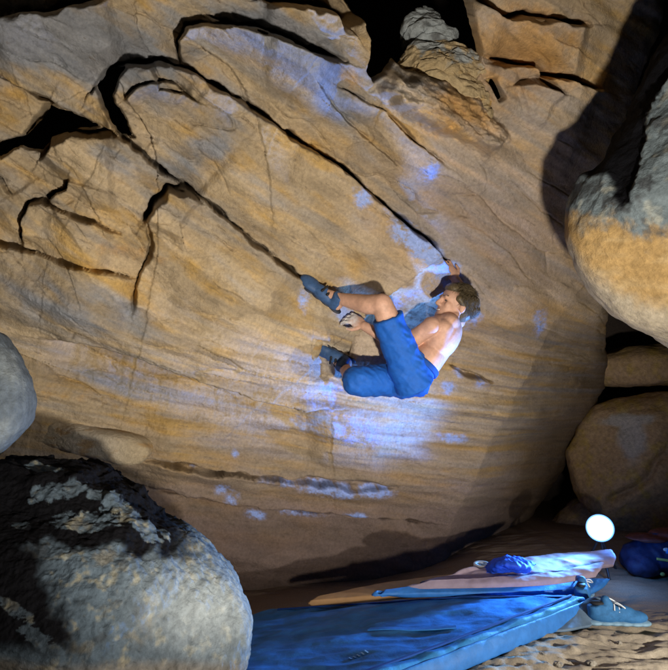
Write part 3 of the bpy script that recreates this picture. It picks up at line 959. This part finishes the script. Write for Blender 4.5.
# pale side panel along the right-hand edge (a part)
rows = []
for k, (o_, dz) in enumerate(((.0, -.010), (.010, -.016), (.022, -.045), (.022, -.088))):
    sidev = np.cross(v2, (0, 0, 1.0)); sidev /= np.linalg.norm(sidev)
    if sidev @ v1 > 0: sidev = -sidev
    rows.append([pp(0, v, dz) + sidev * o_ for v in (-.01, .25, .5, .75, 1.0)])
slab('side_panel', rows, .02, M_padside, parent=pad, nu=120, nv=24, wr=.004, wf=7)

def strip(name, pts, width, thick, material, parent):
    p = catmull(pts, 40)
    tg = np.gradient(p, axis=0); tg /= np.linalg.norm(tg, axis=1)[:, None]
    sd = np.cross(tg, (0, 0, 1.0)); sd /= np.linalg.norm(sd, axis=1)[:, None]
    V = []; F = []
    for i in range(40):
        for a, h in ((-1, 0), (-1, thick), (1, thick), (1, 0)):
            V.append(p[i] + sd[i] * a * width / 2 + np.array([0, 0, h]))
    for i in range(39):
        for k in range(4):
            F.append((i * 4 + k, i * 4 + (k + 1) % 4, i * 4 + 4 + (k + 1) % 4, i * 4 + 4 + k))
    F += [(0, 1, 2, 3), (156, 159, 158, 157)]
    return mesh_np(name, V, F, material, parent=parent, smooth=False)


_pv = np.zeros(len(pad.data.vertices) * 3, np.float32); pad.data.vertices.foreach_get('co', _pv); _pv = _pv.reshape(-1, 3)[:170 * 130]


def on_pad(x, y, lift=.002):
    i = np.argmin((_pv[:, 0] - x) ** 2 + (_pv[:, 1] - y) ** 2)
    return np.array([x, y, _pv[i, 2] + lift])


def padz(u, v):
    q = pp(u, v)
    return on_pad(q[0], q[1])


strip('seam', [padz(.035, v) for v in (0.02, .3, .6, .98)], .012, .006, M_band, pad)
strip('seam', [padz(u, .04) for u in (0.03, .3, .6, .95)], .012, .006, M_band, pad)
strip('carry_strap', [padz(u, .46 + .02 * math.sin(9 * u)) for u in (.10, .16, .22, .28, .34)], .030, .004, M_strapblue, pad)
lg = PZ(349, 652, .09)
for k in range(5):
    cx_, cy_ = lg[0] + .016 * k, lg[1] + .010 * k
    strip('logo', [on_pad(cx_, cy_), on_pad(cx_ + .006, cy_ - .012), on_pad(cx_ + .010, cy_ - .020)], .007, .002, M_logo, pad)

# tan pad behind it
dz = 3.05
def PZr(lst): return [PZ(*q) for q in lst]
tan = slab('crash_pad', [PZr([(316, 597, .02), (380, 583, .06), (440, 575, .09), (500, 568, .12)]),
                         PZr([(312, 599, .015), (380, 588, .05), (440, 581, .07), (500, 577, .09)]),
                         PZr([(308, 601, .01), (375, 596, .03), (440, 592, .045), (500, 590, .06)])], .03, M_tan, nu=90, nv=30, wr=.004, wf=6, seed=3)
tag(tan, 'thin tan crash pad edge running along the foot of the wall behind the blue pad', 'crash pad')
# mauve folded blanket / pad cover
mv = slab('blanket', [PZr([(470, 571, .155), (510, 562, .18), (550, 554, .20), (612, 549, .22)]),
                      PZr([(440, 577, .13), (510, 572, .155), (560, 563, .185), (616, 556, .205)]),
                      PZr([(420, 581, .115), (500, 578, .14), (560, 572, .155), (614, 565, .17)])], .02, M_mauve, nu=130, nv=60, wr=.012, wf=6, seed=8)
tag(mv, 'pinkish grey folded blanket heaped on the pads in front of the lamp', 'blanket')
fold = slab('fold', [PZr([(430, 580, .14), (500, 577, .155), (560, 571, .17), (604, 562, .19)]),
                     PZr([(415, 585, .115), (500, 583, .135), (560, 578, .15), (600, 570, .17)]),
                     PZr([(402, 589, .09), (480, 588, .11), (550, 585, .12), (596, 577, .14)])], .016, M_mauve, parent=mv, nu=120, nv=50, wr=.010, wf=8, seed=11)
bl = slab('crash_pad', [PZr([(384, 589, .10), (440, 583, .112), (520, 581, .118), (610, 577, .125)]),
                        PZr([(380, 594, .085), (440, 588, .095), (520, 587, .10), (604, 584, .105)]),
                        PZr([(372, 597, .07), (440, 593, .08), (520, 592, .085), (592, 590, .09)])], .03, M_padside, nu=110, nv=30, wr=.004, wf=7, seed=15)
tag(bl, 'narrow bright blue pad edge showing between the large blue pad and the blanket', 'crash pad')

# grey flap folded out beside the shoe
gf = slab('pad_flap', [PZr([(588, 598, .10), (603, 596, .115), (614, 602, .09)]),
                       PZr([(566, 615, .055), (590, 612, .06), (606, 612, .05)]),
                       PZr([(536, 630, .02), (566, 630, .02), (590, 626, .02)])], .015, M_flap, nu=50, nv=50, wr=.004, wf=8, seed=21)
tag(gf, 'grey blue padded flap lying on the sand between the blue pad and the trainer', 'pad flap')

# blue jacket bundle
jk = slab('jacket', [PZr([(490, 566, .155), (502, 561, .175), (516, 562, .18), (534, 566, .185)]),
                     PZr([(487, 566, .17), (500, 558, .225), (515, 558, .235), (536, 563, .20)]),
                     PZr([(484, 570, .15), (498, 565, .215), (518, 566, .215), (534, 567, .19)]),
                     PZr([(486, 574, .145), (500, 573, .155), (518, 572, .165), (530, 571, .175)])], .012, M_jacket, nu=110, nv=80, wr=.014, wf=15, seed=31)
tag(jk, 'crumpled bright blue jacket bundled at the foot of the wall', 'jacket')


def tube(name, pts, r, material, parent=None, n=60, nu=10, closed=False):
    p = catmull(pts, n)
    tg = np.gradient(p, axis=0); tg /= np.linalg.norm(tg, axis=1)[:, None] + 1e-9
    e1 = np.cross(tg, (0.13, .2, 1.0)); e1 /= np.linalg.norm(e1, axis=1)[:, None] + 1e-9
    e2 = np.cross(tg, e1)
    th = np.linspace(0, 2 * np.pi, nu, endpoint=False)
    V = (p[:, None] + r * (np.cos(th)[None, :, None] * e1[:, None] + np.sin(th)[None, :, None] * e2[:, None])).reshape(-1, 3)
    F = [tuple(int(k) for k in f) for f in grid_faces(nu, n, True)]
    F += [tuple(range(nu))[::-1], tuple(range((n - 1) * nu, n * nu))]
    return mesh_np(name, V, F, material, parent=parent)


# roll of white tape
tc_ = PZ(482, 568, .145) + np.array([0, 0, .012])
th = np.linspace(0, 2 * np.pi, 40, endpoint=False)
prof = [(.044, -.013), (.047, -.008), (.047, .010), (.044, .014), (.031, .014), (.029, .010), (.029, -.008), (.031, -.013)]
V = np.array([[tc_[0] + r * math.cos(t), tc_[1] + r * math.sin(t), tc_[2] + hh + .12 * r * math.sin(t)] for r, hh in prof + prof[:1] for t in th])
tp = mesh_np('tape_roll', V, grid_faces(40, len(prof) + 1, True), M_white)
tag(tp, 'small white ring of climbing tape lying beside the blue jacket', 'tape roll')

# ------------------------------------------------------------------ trainers
def trainer(base, yaw, s, label, pitch=0):
    c, sn = math.cos(yaw), math.sin(yaw)
    f = np.array([c, sn, 0]); l = np.array([-sn, c, 0]); u = np.array([0, 0, 1.0])
    base = np.array(base, float)
    q = lambda a, b, h: base + s * (a * f + b * l + h * u)
    bl_ = Blob()
    bl_.ell(q(.07, 0, .05), (f, l, u), (.09 * s, .045 * s, .045 * s))
    bl_.ell(q(.20, 0, .04), (f, l, u), (.085 * s, .046 * s, .034 * s))
    bl_.ell(q(.13, 0, .055), (f, l, u), (.10 * s, .042 * s, .045 * s))
    bl_.limb(q(.02, 0, .06), .038 * s, q(.015, 0, .095), .036 * s, flat=True)
    bl_.limb(q(.05, 0, .06), .040 * s, q(.06, 0, .10), .033 * s, flat=True)
    bl_.limb(q(.09, 0, .085), .03 * s, q(.075, 0, .12), .024 * s)
    up = bl_.build('trainer', M_trainer, .005, 3)
    tag(up, label, 'shoe', 'blue trainers left on the sand')
    sb = Blob()
    for a, r in ((.01, .042), (.06, .042), (.11, .041), (.16, .045), (.21, .047), (.25, .042)):
        sb.ell(q(a, 0, .012), (f, l, u), (.05 * s, r * 1.05 * s, .016 * s))
    sb.build('sole', M_trsole, .005, 2, parent=up)
    ob = Blob(); ob.ell(q(.035, 0, .105), (f, l, u), (.04 * s, .026 * s, .012 * s)); ob.build('opening', M_dark, .004, 1, parent=up)
    for k in range(4):
        a = .105 + k * .024; hh = .102 - k * .010
        tube('lace', [q(a, -.036, hh - .022), q(a + .006, -.018, hh), q(a + .012, .018, hh), q(a + .004, .036, hh - .022)], .0042 * s, M_lace, parent=up, n=20, nu=6)
    tube('lace', [q(.10, 0, .112), q(.12, -.035, .118), q(.155, -.045, .095), q(.13, -.01, .105), q(.105, 0, .112)], .004 * s, M_lace, parent=up, n=30, nu=6)
    tube('lace', [q(.10, 0, .112), q(.10, .03, .122), q(.14, .045, .10), q(.15, .06, .07)], .004 * s, M_lace, parent=up, n=30, nu=6)
    return up


t1 = PZ(592, 624, .012)
trainer(t1, math.radians(-4), .92, 'blue trainer with white laces, toe pointing right on the sand')
t2 = PZ(592, 611, .03) + np.array([-.02, .08, 0])
trainer(t2, math.radians(60), .92, 'blue trainer half hidden behind the laced one, only its heel showing')

# ------------------------------------------------------------------ rucksack on the right
bp = Blob()
pc = PZ(672, 572, .03)
X3 = (np.array([1.0, 0, 0]), np.array([0, 1.0, 0]), np.array([0, 0, 1.0]))
for dx, dy, h, rx, ry, rz in ((0, 0, .10, .20, .15, .12), (-.16, .02, .08, .14, .12, .10), (.22, .05, .10, .20, .15, .12), (.05, .05, .17, .2, .13, .07), (-.2, -.04, .05, .10, .09, .06)):
    bp.ell(pc + np.array([dx, dy, h]), X3, (rx, ry, rz))
pk = bp.build('rucksack', M_pack, .012, 5, disp=lambda V: .02 * fbm3(V * 7, 3) + .014 * (1 - 2 * np.abs(fbm3(V * 9 + 4, 2))))
tag(pk, 'dark blue rucksack with a maroon lid slumped right of the lamp', 'rucksack')
fl = Blob()
for dx, dy, h, rx, ry, rz in ((-.10, .02, .205, .17, .12, .022), (.10, .03, .235, .2, .13, .022)):
    fl.ell(pc + np.array([dx, dy, h]), X3, (rx, ry, rz))
fl.build('lid', M_packflap, .008, 4, parent=pk, disp=lambda V: .012 * fbm3(V * 10 + 7, 3))
tube('strap', [pc + np.array(q) for q in ((-.16, -.13, .11), (-.08, -.155, .10), (.02, -.17, .07), (.2, -.15, .04))], .008, M_strap, parent=pk, n=40)
tube('strap', [pc + np.array(q) for q in ((-.1, -.14, .16), (-.02, -.16, .13), (.04, -.165, .08), (.05, -.17, .03))], .018, M_strapblue, parent=pk, n=40)
lb_ = Blob(); lb_.ell(pc + np.array([-.10, -.135, .165]), X3, (.02, .008, .012)); lb_.build('badge', M_white, .004, 2, parent=pk)
for q in ((-.235, -.11, .03), (-.13, -.13, .02)):
    bb = Blob(); bb.ell(pc + np.array(q), X3, (.016, .012, .012)); bb.build('buckle', M_strap, .004, 1, parent=pk)

# ------------------------------------------------------------------ the lamp
def lathe(name, prof, origin, axis, material, parent=None, n=40):
    axis = np.array(axis, float); axis /= np.linalg.norm(axis)
    e1 = np.cross(axis, (0, 0, 1.0)); e1 /= np.linalg.norm(e1); e2 = np.cross(axis, e1)
    th = np.linspace(0, 2 * np.pi, n, endpoint=False)
    V = np.array([origin + axis * h + r * (math.cos(t) * e1 + math.sin(t) * e2) for r, h in prof for t in th])
    F = [tuple(int(k) for k in f) for f in grid_faces(n, len(prof), True)]
    return mesh_np(name, V, F, material, parent=parent)


ax = np.array([-.34, -.93, .10]); ax /= np.linalg.norm(ax)
lm = bpy.data.objects.new('lamp', None); COL.objects.link(lm)
tag(lm, 'round glowing bluish white lamp standing on the ground beside the rucksack', 'lamp')
lp = lamp_pos
lr_ = [.001, .018, .034, .046, .056, .062, .068, .074, .080, .086, .092]
lens = lathe('lens', [(r * .9, .016 - 2.2 * r * r) for r in lr_], lp, ax, M_lamp, parent=lm)
at = lens.data.color_attributes.new('Col', 'FLOAT_COLOR', 'POINT')
ramp = [(1, 1, 1)] * 6 + [(1, 1, 1), (.6, .9, 1), (.12, .30, .5), (.02, .09, .2), (.0, .02, .06)]
at.data.foreach_set('color', np.array([(*ramp[i], 1) for i in range(len(lr_)) for _ in range(40)], np.float32).ravel())
lathe('housing', [(.0828, -.003), (.086, -.003), (.088, -.008), (.087, -.03), (.064, -.07), (.042, -.10), (.036, -.12), (.001, -.122)], lp, ax, M_lampbody, parent=lm)
gz = float(ground_z(np.array([lp[0]]), np.array([lp[1]]))[0])
for k in range(3):
    a = 2 * math.pi * k / 3 + .4
    tube('leg', [lp - ax * .05 + np.array([0, 0, -.05]), lp - ax * .05 + np.array([.05 * math.cos(a), .05 * math.sin(a), -.15]), np.array([lp[0] - ax[0] * .05 + .13 * math.cos(a), lp[1] - ax[1] * .05 + .13 * math.sin(a), gz])], .008, M_lampbody, parent=lm, n=20)

# ------------------------------------------------------------------ the climber
def hand(b, wrist, fwd, back, spread, curl, sc=1.0, thumb_side=1):
    """palm, four fingers and a thumb; back = direction of the back of the hand"""
    f = np.array(fwd, float); f /= np.linalg.norm(f)
    n = np.array(back, float); n -= f * (n @ f); n /= np.linalg.norm(n)
    l = np.cross(f, n)
    w_ = np.array(wrist, float)
    b.ell(w_ + f * .045 * sc, (f, l, n), (.055 * sc, .041 * sc, .019 * sc))
    for k in range(4):
        off = (-.030 + .020 * k) * sc
        ln = (.040, .046, .043, .033)[k] * sc
        p = w_ + f * .078 * sc + l * off
        d = f + l * spread * (k - 1.5) * .12
        ang = 0
        r = .0092 * sc
        for sgm in range(3):
            ang += curl[sgm]
            dd = d * math.cos(ang) - n * math.sin(ang)
            dd /= np.linalg.norm(dd)
            q = p + dd * ln * (1, .72, .55)[sgm]
            b.limb(p, r, q, r * .9, nu=12)
            p = q; r *= .9
    p = w_ + f * .02 * sc + l * thumb_side * -.034 * sc
    q = p + (f * .7 - l * thumb_side * .7) * .035 * sc - n * .008
    b.limb(p, .013 * sc, q, .011 * sc, nu=12)
    b.limb(q, .011 * sc, q + (f * .95 - l * thumb_side * .2 - n * .3) * .032 * sc, .0085 * sc, nu=12)


def unit(v):
    v = np.array(v, float); return v / np.linalg.norm(v)


def climber():
    dF = wall_depth(318, 292); dL = wall_depth(330, 356); dHand = wall_depth(344, 318); dTop = wall_depth(452, 278)
    pelvis = P(411, 373, 3.24)
    hipL = P(407, 367, 3.14); hipR = P(404, 380, 3.32)
    kneeL = P(382, 304, 3.04); ankL = P(341, 299, min(dF - .09, 3.36))
    kneeR = P(357, 381, 3.10); ankR = P(345, 369, min(dL - .10, 3.42))
    waist = P(426, 360, 3.25); chest = P(440, 338, 3.28); neck = P(451, 317, 3.30)
    shL = P(432, 326, 3.12); elL = P(401, 346, 3.26); wrL = P(364, 326, dHand - .10)
    shR = P(456, 320, 3.46); elR = P(466, 296, 3.50); wrR = P(455, 279, dTop - .03)
    head = P(455.5, 305, 3.27)
    b = Blob()
    sp = unit(neck - pelvis)
    lat = unit(Fv + Rv * .15 - Uv * .05); lat = unit(lat - sp * (lat @ sp)); thk = np.cross(sp, lat)
    b.ell(pelvis, (lat, thk, sp), (.155, .105, .12))
    b.ell(waist, (lat, thk, sp), (.135, .092, .13))
    b.ell(chest, (lat, thk, sp), (.165, .108, .15))
    up = P(446, 327, 3.29)
    b.ell(up, (lat, thk, sp), (.175, .075, .075))
    b.limb(pelvis, .095, waist, .09); b.limb(waist, .095, chest, .10)
    b.limb(P(449, 320, 3.29), .056, P(455, 309, 3.28), .05)
    # arms
    b.ell(shL + .02 * Fv, (lat, thk, sp), (.05, .052, .054)); b.limb(up + .03 * sp, .062, shL + .02 * Fv, .05); b.limb(P(450, 318, 3.26), .04, shL + .02 * Fv, .04)
    b.limb(shL + .01 * Fv, .048, P(417, 336, 3.18), .046); b.limb(P(417, 336, 3.18), .047, elL, .038)
    mid = elL + .35 * (wrL - elL)
    b.limb(elL, .038, mid, .040); b.limb(mid, .040, wrL, .027)
    b.ell(shR, (lat, thk, sp), (.058, .058, .058))
    b.limb(shR, .052, elR, .038); b.limb(elR, .040, wrR, .027)
    b.limb(P(444, 328, 3.15), .05, P(440, 345, 3.17), .045)       # lat muscle
    # legs
    b.limb(hipL, .088, kneeL, .056)
    m = kneeL + .32 * (ankL - kneeL) - Uv * .012
    b.limb(kneeL, .054, m, .054); b.limb(m, .054, ankL, .034)
    b.limb(hipR, .088, kneeR, .053)
    m = kneeR + .35 * (ankR - kneeR) - Uv * .012
    b.limb(kneeR, .050, m, .050); b.limb(m, .050, ankR, .033)
    toeL = P(304, 278, dF - .05); heelL = P(337, 305, dF - .07)
    toeR = P(317, 348, dL - .05); heelR = P(347, 363, dL - .09)
    for an, to, he in ((ankL, toeL, heelL), (ankR, toeR, heelR)):
        b.limb(an, .034, he, .030); b.limb(he, .03, he + .7 * (to - he), .026)
        b.limb(an, .032, he + .45 * (to - he), .03)
    # head
    u = unit(.34 * Rv + .94 * Uv); f = unit(-.94 * Rv + .34 * Uv - .26 * Fv); f = unit(f - u * (f @ u)); l = np.cross(u, f)
    if l @ Fv > 0: l = -l                 # l points to the camera side
    c = head
    q = lambda a, h, s: c + f * a + u * h + l * s
    b.ell(q(-.012, .022, 0), (f, u, l), (.096, .092, .074))
    b.ell(q(.035, -.045, 0), (f, u, l), (.058, .065, .056))
    b.ell(q(.045, .03, 0), (f, u, l), (.046, .055, .06))
    b.limb(q(.075, -.088, -.012), .020, q(.075, -.088, .012), .020)            # chin
    b.limb(q(.0, -.062, .052), .022, q(.06, -.088, .024), .02)                 # jaw line
    b.limb(q(.0, -.062, -.052), .022, q(.06, -.088, -.024), .02)
    b.limb(q(.088, .012, 0), .010, q(.108, -.026, 0), .013)                    # nose
    b.ell(q(.102, -.030, .010), (f, u, l), (.012, .009, .010)); b.ell(q(.102, -.030, -.010), (f, u, l), (.012, .009, .010))
    b.limb(q(.083, .020, -.038), .012, q(.083, .020, .038), .012)              # brow
    b.limb(q(.084, -.050, -.016), .009, q(.084, -.050, .016), .009)            # lips
    b.limb(q(.080, -.068, -.014), .010, q(.080, -.068, .014), .010)
    b.ell(q(.052, -.022, .040), (f, u, l), (.03, .026, .018)); b.ell(q(.052, -.022, -.040), (f, u, l), (.03, .026, .018))   # cheeks
    for s in (1, -1):
        b.ell(q(-.012, -.012, s * .077), (unit(f + l * s * -.4), u, unit(l + f * .3 * s)), (.018, .032, .009))
        b.limb(q(-.02, .012, s * .080), .006, q(-.024, -.02, s * .082), .006, nu=8)
    # hands
    hold = P(344, 316, dHand - .05)
    hand(b, wrL, unit(hold - wrL) + Uv * .1, -Fv * .8 + Uv * .5, 1.0, (.35, .6, .5), 1.0, 1)
    hand(b, wrR, unit(Uv * .8 - Rv * .45 + Fv * .1), -Fv * .9 + Rv * .3, 1.0, (.25, .7, .6), 1.0, -1)
    body = b.build('person', M_skin, .0045, 9)
    me = body.data
    n = len(me.vertices); V = np.zeros(n * 3, np.float32); me.vertices.foreach_get('co', V); V = V.reshape(-1, 3).astype(float)
    C = np.tile(np.array([.58, .34, .24]), (n, 1)) * (1 + .12 * fbm3(V * 14, 3))[:, None]
    dist = np.linalg.norm(V - hold, axis=1)
    C = lerp(C, (.74, .72, .74), sstep(.12, .05, dist + .03 * fbm3(V * 40, 2)))          # chalked hands
    lips = np.exp(-((np.linalg.norm(V - q(.088, -.058, 0), axis=1)) / .018) ** 2)
    C = lerp(C, (.50, .20, .17), lips * .6)
    at = me.color_attributes.new('Col', 'FLOAT_COLOR', 'POINT')
    c4 = np.ones((n, 4), np.float32); c4[:, :3] = np.clip(C, 0, 1); at.data.foreach_set('color', c4.ravel())
    tag(body, 'shirtless climber in blue shorts hanging curled up from the rock, smiling at his feet', 'person')
    # hair
    hb_ = Blob()
    hb_.ell(q(-.024, .033, 0), (f, u, l), (.091, .085, .077))
    hb_.ell(q(-.055, -.012, 0), (f, u, l), (.058, .07, .070))
    hb_.ell(q(.045, .078, 0), (f, u, l), (.045, .035, .055))
    hb_.limb(q(.02, .03, .068), .02, q(-.02, -.0, .075), .012); hb_.limb(q(.02, .03, -.068), .02, q(-.02, -.0, -.075), .012)
    rs = np.random.RandomState(3)
    for k in range(40):
        v = unit(rs.normal(size=3)); a, h, s = v
        if h < -.45 or (a > .35 and h < .55): continue
        p0 = q(-.025 + .09 * a, .03 + .088 * h, .078 * s)
        nrm = unit(f * a / .09 + u * h / .088 + l * s / .078)
        flow = unit(f * (.3 - .2 * rs.rand()) - u * .7 + rs.normal(size=3) * .3)
        p1 = p0 + nrm * .002 + flow * .03
        hb_.limb(p0, .007, p1, .0035, nu=6)
    hair = hb_.build('hair', M_hair, .0045, 2, parent=body, disp=lambda V: .002 * fbm3(V * 60, 2))
    me = hair.data
    hv = [tuple(v.co) for v in me.vertices]; hf = [tuple(p.vertices) for p in me.polygons]
    for k in range(4200):
        v = unit(rs.normal(size=3)); a, h, s = v
        if h < -.5 or (a > .45 and h < .5): continue
        nrm = unit(f * a / .09 + u * h / .088 + l * s / .078)
        p0 = q(-.022 + .094 * a, .034 + .086 * h, .079 * s)
        if h < 0: p0 = p0 - f * .022
        flow = f * .55 * (1 if h > .3 else -.2) - u * (.9 if h < .55 else .1) + l * s * .3 + rs.normal(size=3) * .28
        flow = unit(flow - nrm * (flow @ nrm))
        L_ = .026 + .026 * rs.rand(); w_ = unit(np.cross(nrm, flow)) * .0011
        p1 = p0 + nrm * .009 + flow * L_ * .5; p2 = p0 + nrm * (.002 + .014 * rs.rand()) + flow * L_
        b0 = len(hv)
        hv += [tuple(p0 - w_), tuple(p0 + w_), tuple(p0 + nrm * .002), tuple(p1 - w_), tuple(p1 + w_), tuple(p1 + nrm * .002), tuple(p2)]
        hf += [(b0, b0 + 1, b0 + 4, b0 + 3), (b0 + 1, b0 + 2, b0 + 5, b0 + 4), (b0 + 2, b0, b0 + 3, b0 + 5), (b0 + 3, b0 + 4, b0 + 6), (b0 + 4, b0 + 5, b0 + 6), (b0 + 5, b0 + 3, b0 + 6)]
    bpy.data.objects.remove(hair); bpy.data.meshes.remove(me)
    mesh_np('hair', hv, hf, M_hair, parent=body)
    for s in (1, -1):
        e = Blob(); e.ell(q(.0775, .000, s * .032), (f, u, l), (.007, .005, .011)); e.build('eye', M_eye, .0025, 1, parent=body)
        e = Blob(); e.limb(q(.093, .022, s * .018), .004, q(.082, .026, s * .05), .0035, nu=8); e.build('eyebrow', M_hair, .002, 1, parent=body)
    te = Blob(); te.limb(q(.0905, -.0585, -.014), .0045, q(.0905, -.0585, .014), .0045, nu=8); te.build('teeth', M_teeth, .002, 1, parent=body)
    # shorts
    sh = Blob()
    sh.ell(pelvis, (lat, thk, sp), (.168, .120, .115))
    sh.ell(pelvis + .2 * (waist - pelvis), (lat, thk, sp), (.162, .112, .10))
    wb = pelvis + .50 * (waist - pelvis)
    for hip, knee in ((hipL, kneeL), (hipR, kneeR)):
        e = hip + (.80 if hip is hipL else .99) * (knee - hip)
        sh.limb(hip - .12 * unit(knee - hip), .105, e, .080, flat=True)
        sh.ell(hip, (lat, thk, sp), (.10, .10, .11))
    dk = unit(ankR - kneeR)
    sh.limb(kneeR, .077, kneeR + .004 * dk, .077)
    sh.limb(kneeR - .01 * dk, .078, kneeR + .035 * dk, .074, flat=True)
    sh.build('shorts', M_shorts, .006, 3, parent=body, disp=lambda V: .005 * fbm3(V * 12, 3) + .0055 * (1 - 2.2 * np.abs(fbm3(V @ np.stack([lat * 5, thk * 9, sp * 20]).T + 3, 2))))
    wbd = Blob()
    rings = []
    for hh in (-.016, -.008, .008, .016):
        cc_ = pelvis + .62 * (waist - pelvis) + sp * hh
        rr = 1.0 if abs(hh) < .01 else .985
        rings.append([cc_ + rr * (.158 * math.cos(t) * lat + .114 * math.sin(t) * thk) for t in np.linspace(0, 2 * np.pi, 48, endpoint=False)])
    wbd._add(rings)
    wbd.build('waistband', M_band, .005, 2, parent=body)
    # climbing shoes
    for to, he, an, sole_n in ((toeL, heelL, ankL, -.5 * Rv - .45 * Uv + .6 * Fv), (toeR, heelR, ankR, .3 * Rv + .7 * Uv + .6 * Fv)):
        d = unit(to - he); L = np.linalg.norm(to - he)
        sn = unit(np.array(sole_n) - d * (np.array(sole_n) @ d)); ll = np.cross(d, sn)
        s = Blob()
        s.ell(he + d * .02, (d, ll, sn), (.048, .036, .042))
        s.ell(he + d * L * .4, (d, ll, sn), (.09, .042, .040))
        s.ell(he + d * L * .78, (d, ll, sn), (.075, .047, .030))
        s.ell(to - d * .02 + sn * .004, (d, ll, sn), (.04, .036, .022))
        s.limb(he + d * .015, .038, he + d * .015 - sn * .05 + .3 * (an - he), .037, flat=True)
        so = s.build('climbing_shoe', M_shoe, .005, 3, parent=body)
        s2 = Blob()
        for a, r in ((.0, .030), (.25, .034), (.5, .040), (.75, .046), (.95, .034)):
            s2.ell(he + d * L * a + sn * (.030 - .006 * a), (d, ll, sn), (.045, r, .010))
        s2.build('sole', M_sole, .005, 2, parent=so)
        s3 = Blob()
        for a in (.3, .45):
            s3.limb(he + d * L * a - sn * .036 - ll * .03, .008, he + d * L * a - sn * .036 + ll * .03, .008, nu=8)
        s3.build('strap', M_dark, .004, 1, parent=so)
    return body


climber()

# ------------------------------------------------------------------ rubble along the foreground
rs = np.random.RandomState(12)


def stone(px, py, r, label, colr, grp):
    b = PZ(px, py, r * .4)
    nt_, nph = 40, 24
    ph = np.linspace(-np.pi / 2, np.pi / 2, nph); th = np.linspace(0, 2 * np.pi, nt_, endpoint=False)
    PH, TH = np.meshgrid(ph, th, indexing='ij')
    U_ = np.stack([np.cos(PH) * np.cos(TH), np.cos(PH) * np.sin(TH), np.sin(PH)], -1).reshape(-1, 3)
    off = rs.rand(3) * 40
    k = 1 + .45 * fbm3(U_ * 1.6 + off, 3) + .12 * fbm3(U_ * 6 + off, 3)
    sc = np.array([1.2, 1.0, .75]) * (1 + .25 * (rs.rand(3) - .5))
    V = b + U_ * k[:, None] * sc * r
    C = np.array(colr) * (1 + .3 * fbm3(U_ * 5 + off, 3))[:, None]
    o = mesh_np('stone', V, grid_faces(nt_, nph, True), M_stone, col=C)
    tag(o, label, 'stone', grp)


for px, py, r in ((8, 650, .035), (30, 655, .03), (58, 664, .028), (92, 660, .03), (76, 652, .02), (112, 664, .022), (20, 666, .03), (140, 668, .02), (45, 648, .02)):
    stone(px, py, r, 'small olive brown stone in the rubble under the dark boulder', (.16, .14, .08), 'rubble under the dark boulder')

for k in range(16):
    px = 470 + 190 * rs.rand(); py = 634 + 34 * rs.rand()
    if py < 668 - (px - 440) * .30: continue
    stone(px, py, .008 + .010 * rs.rand(), 'little pale pebble on the lit sand at the lower right', (.34, .30, .24), 'pebbles on the lit sand')
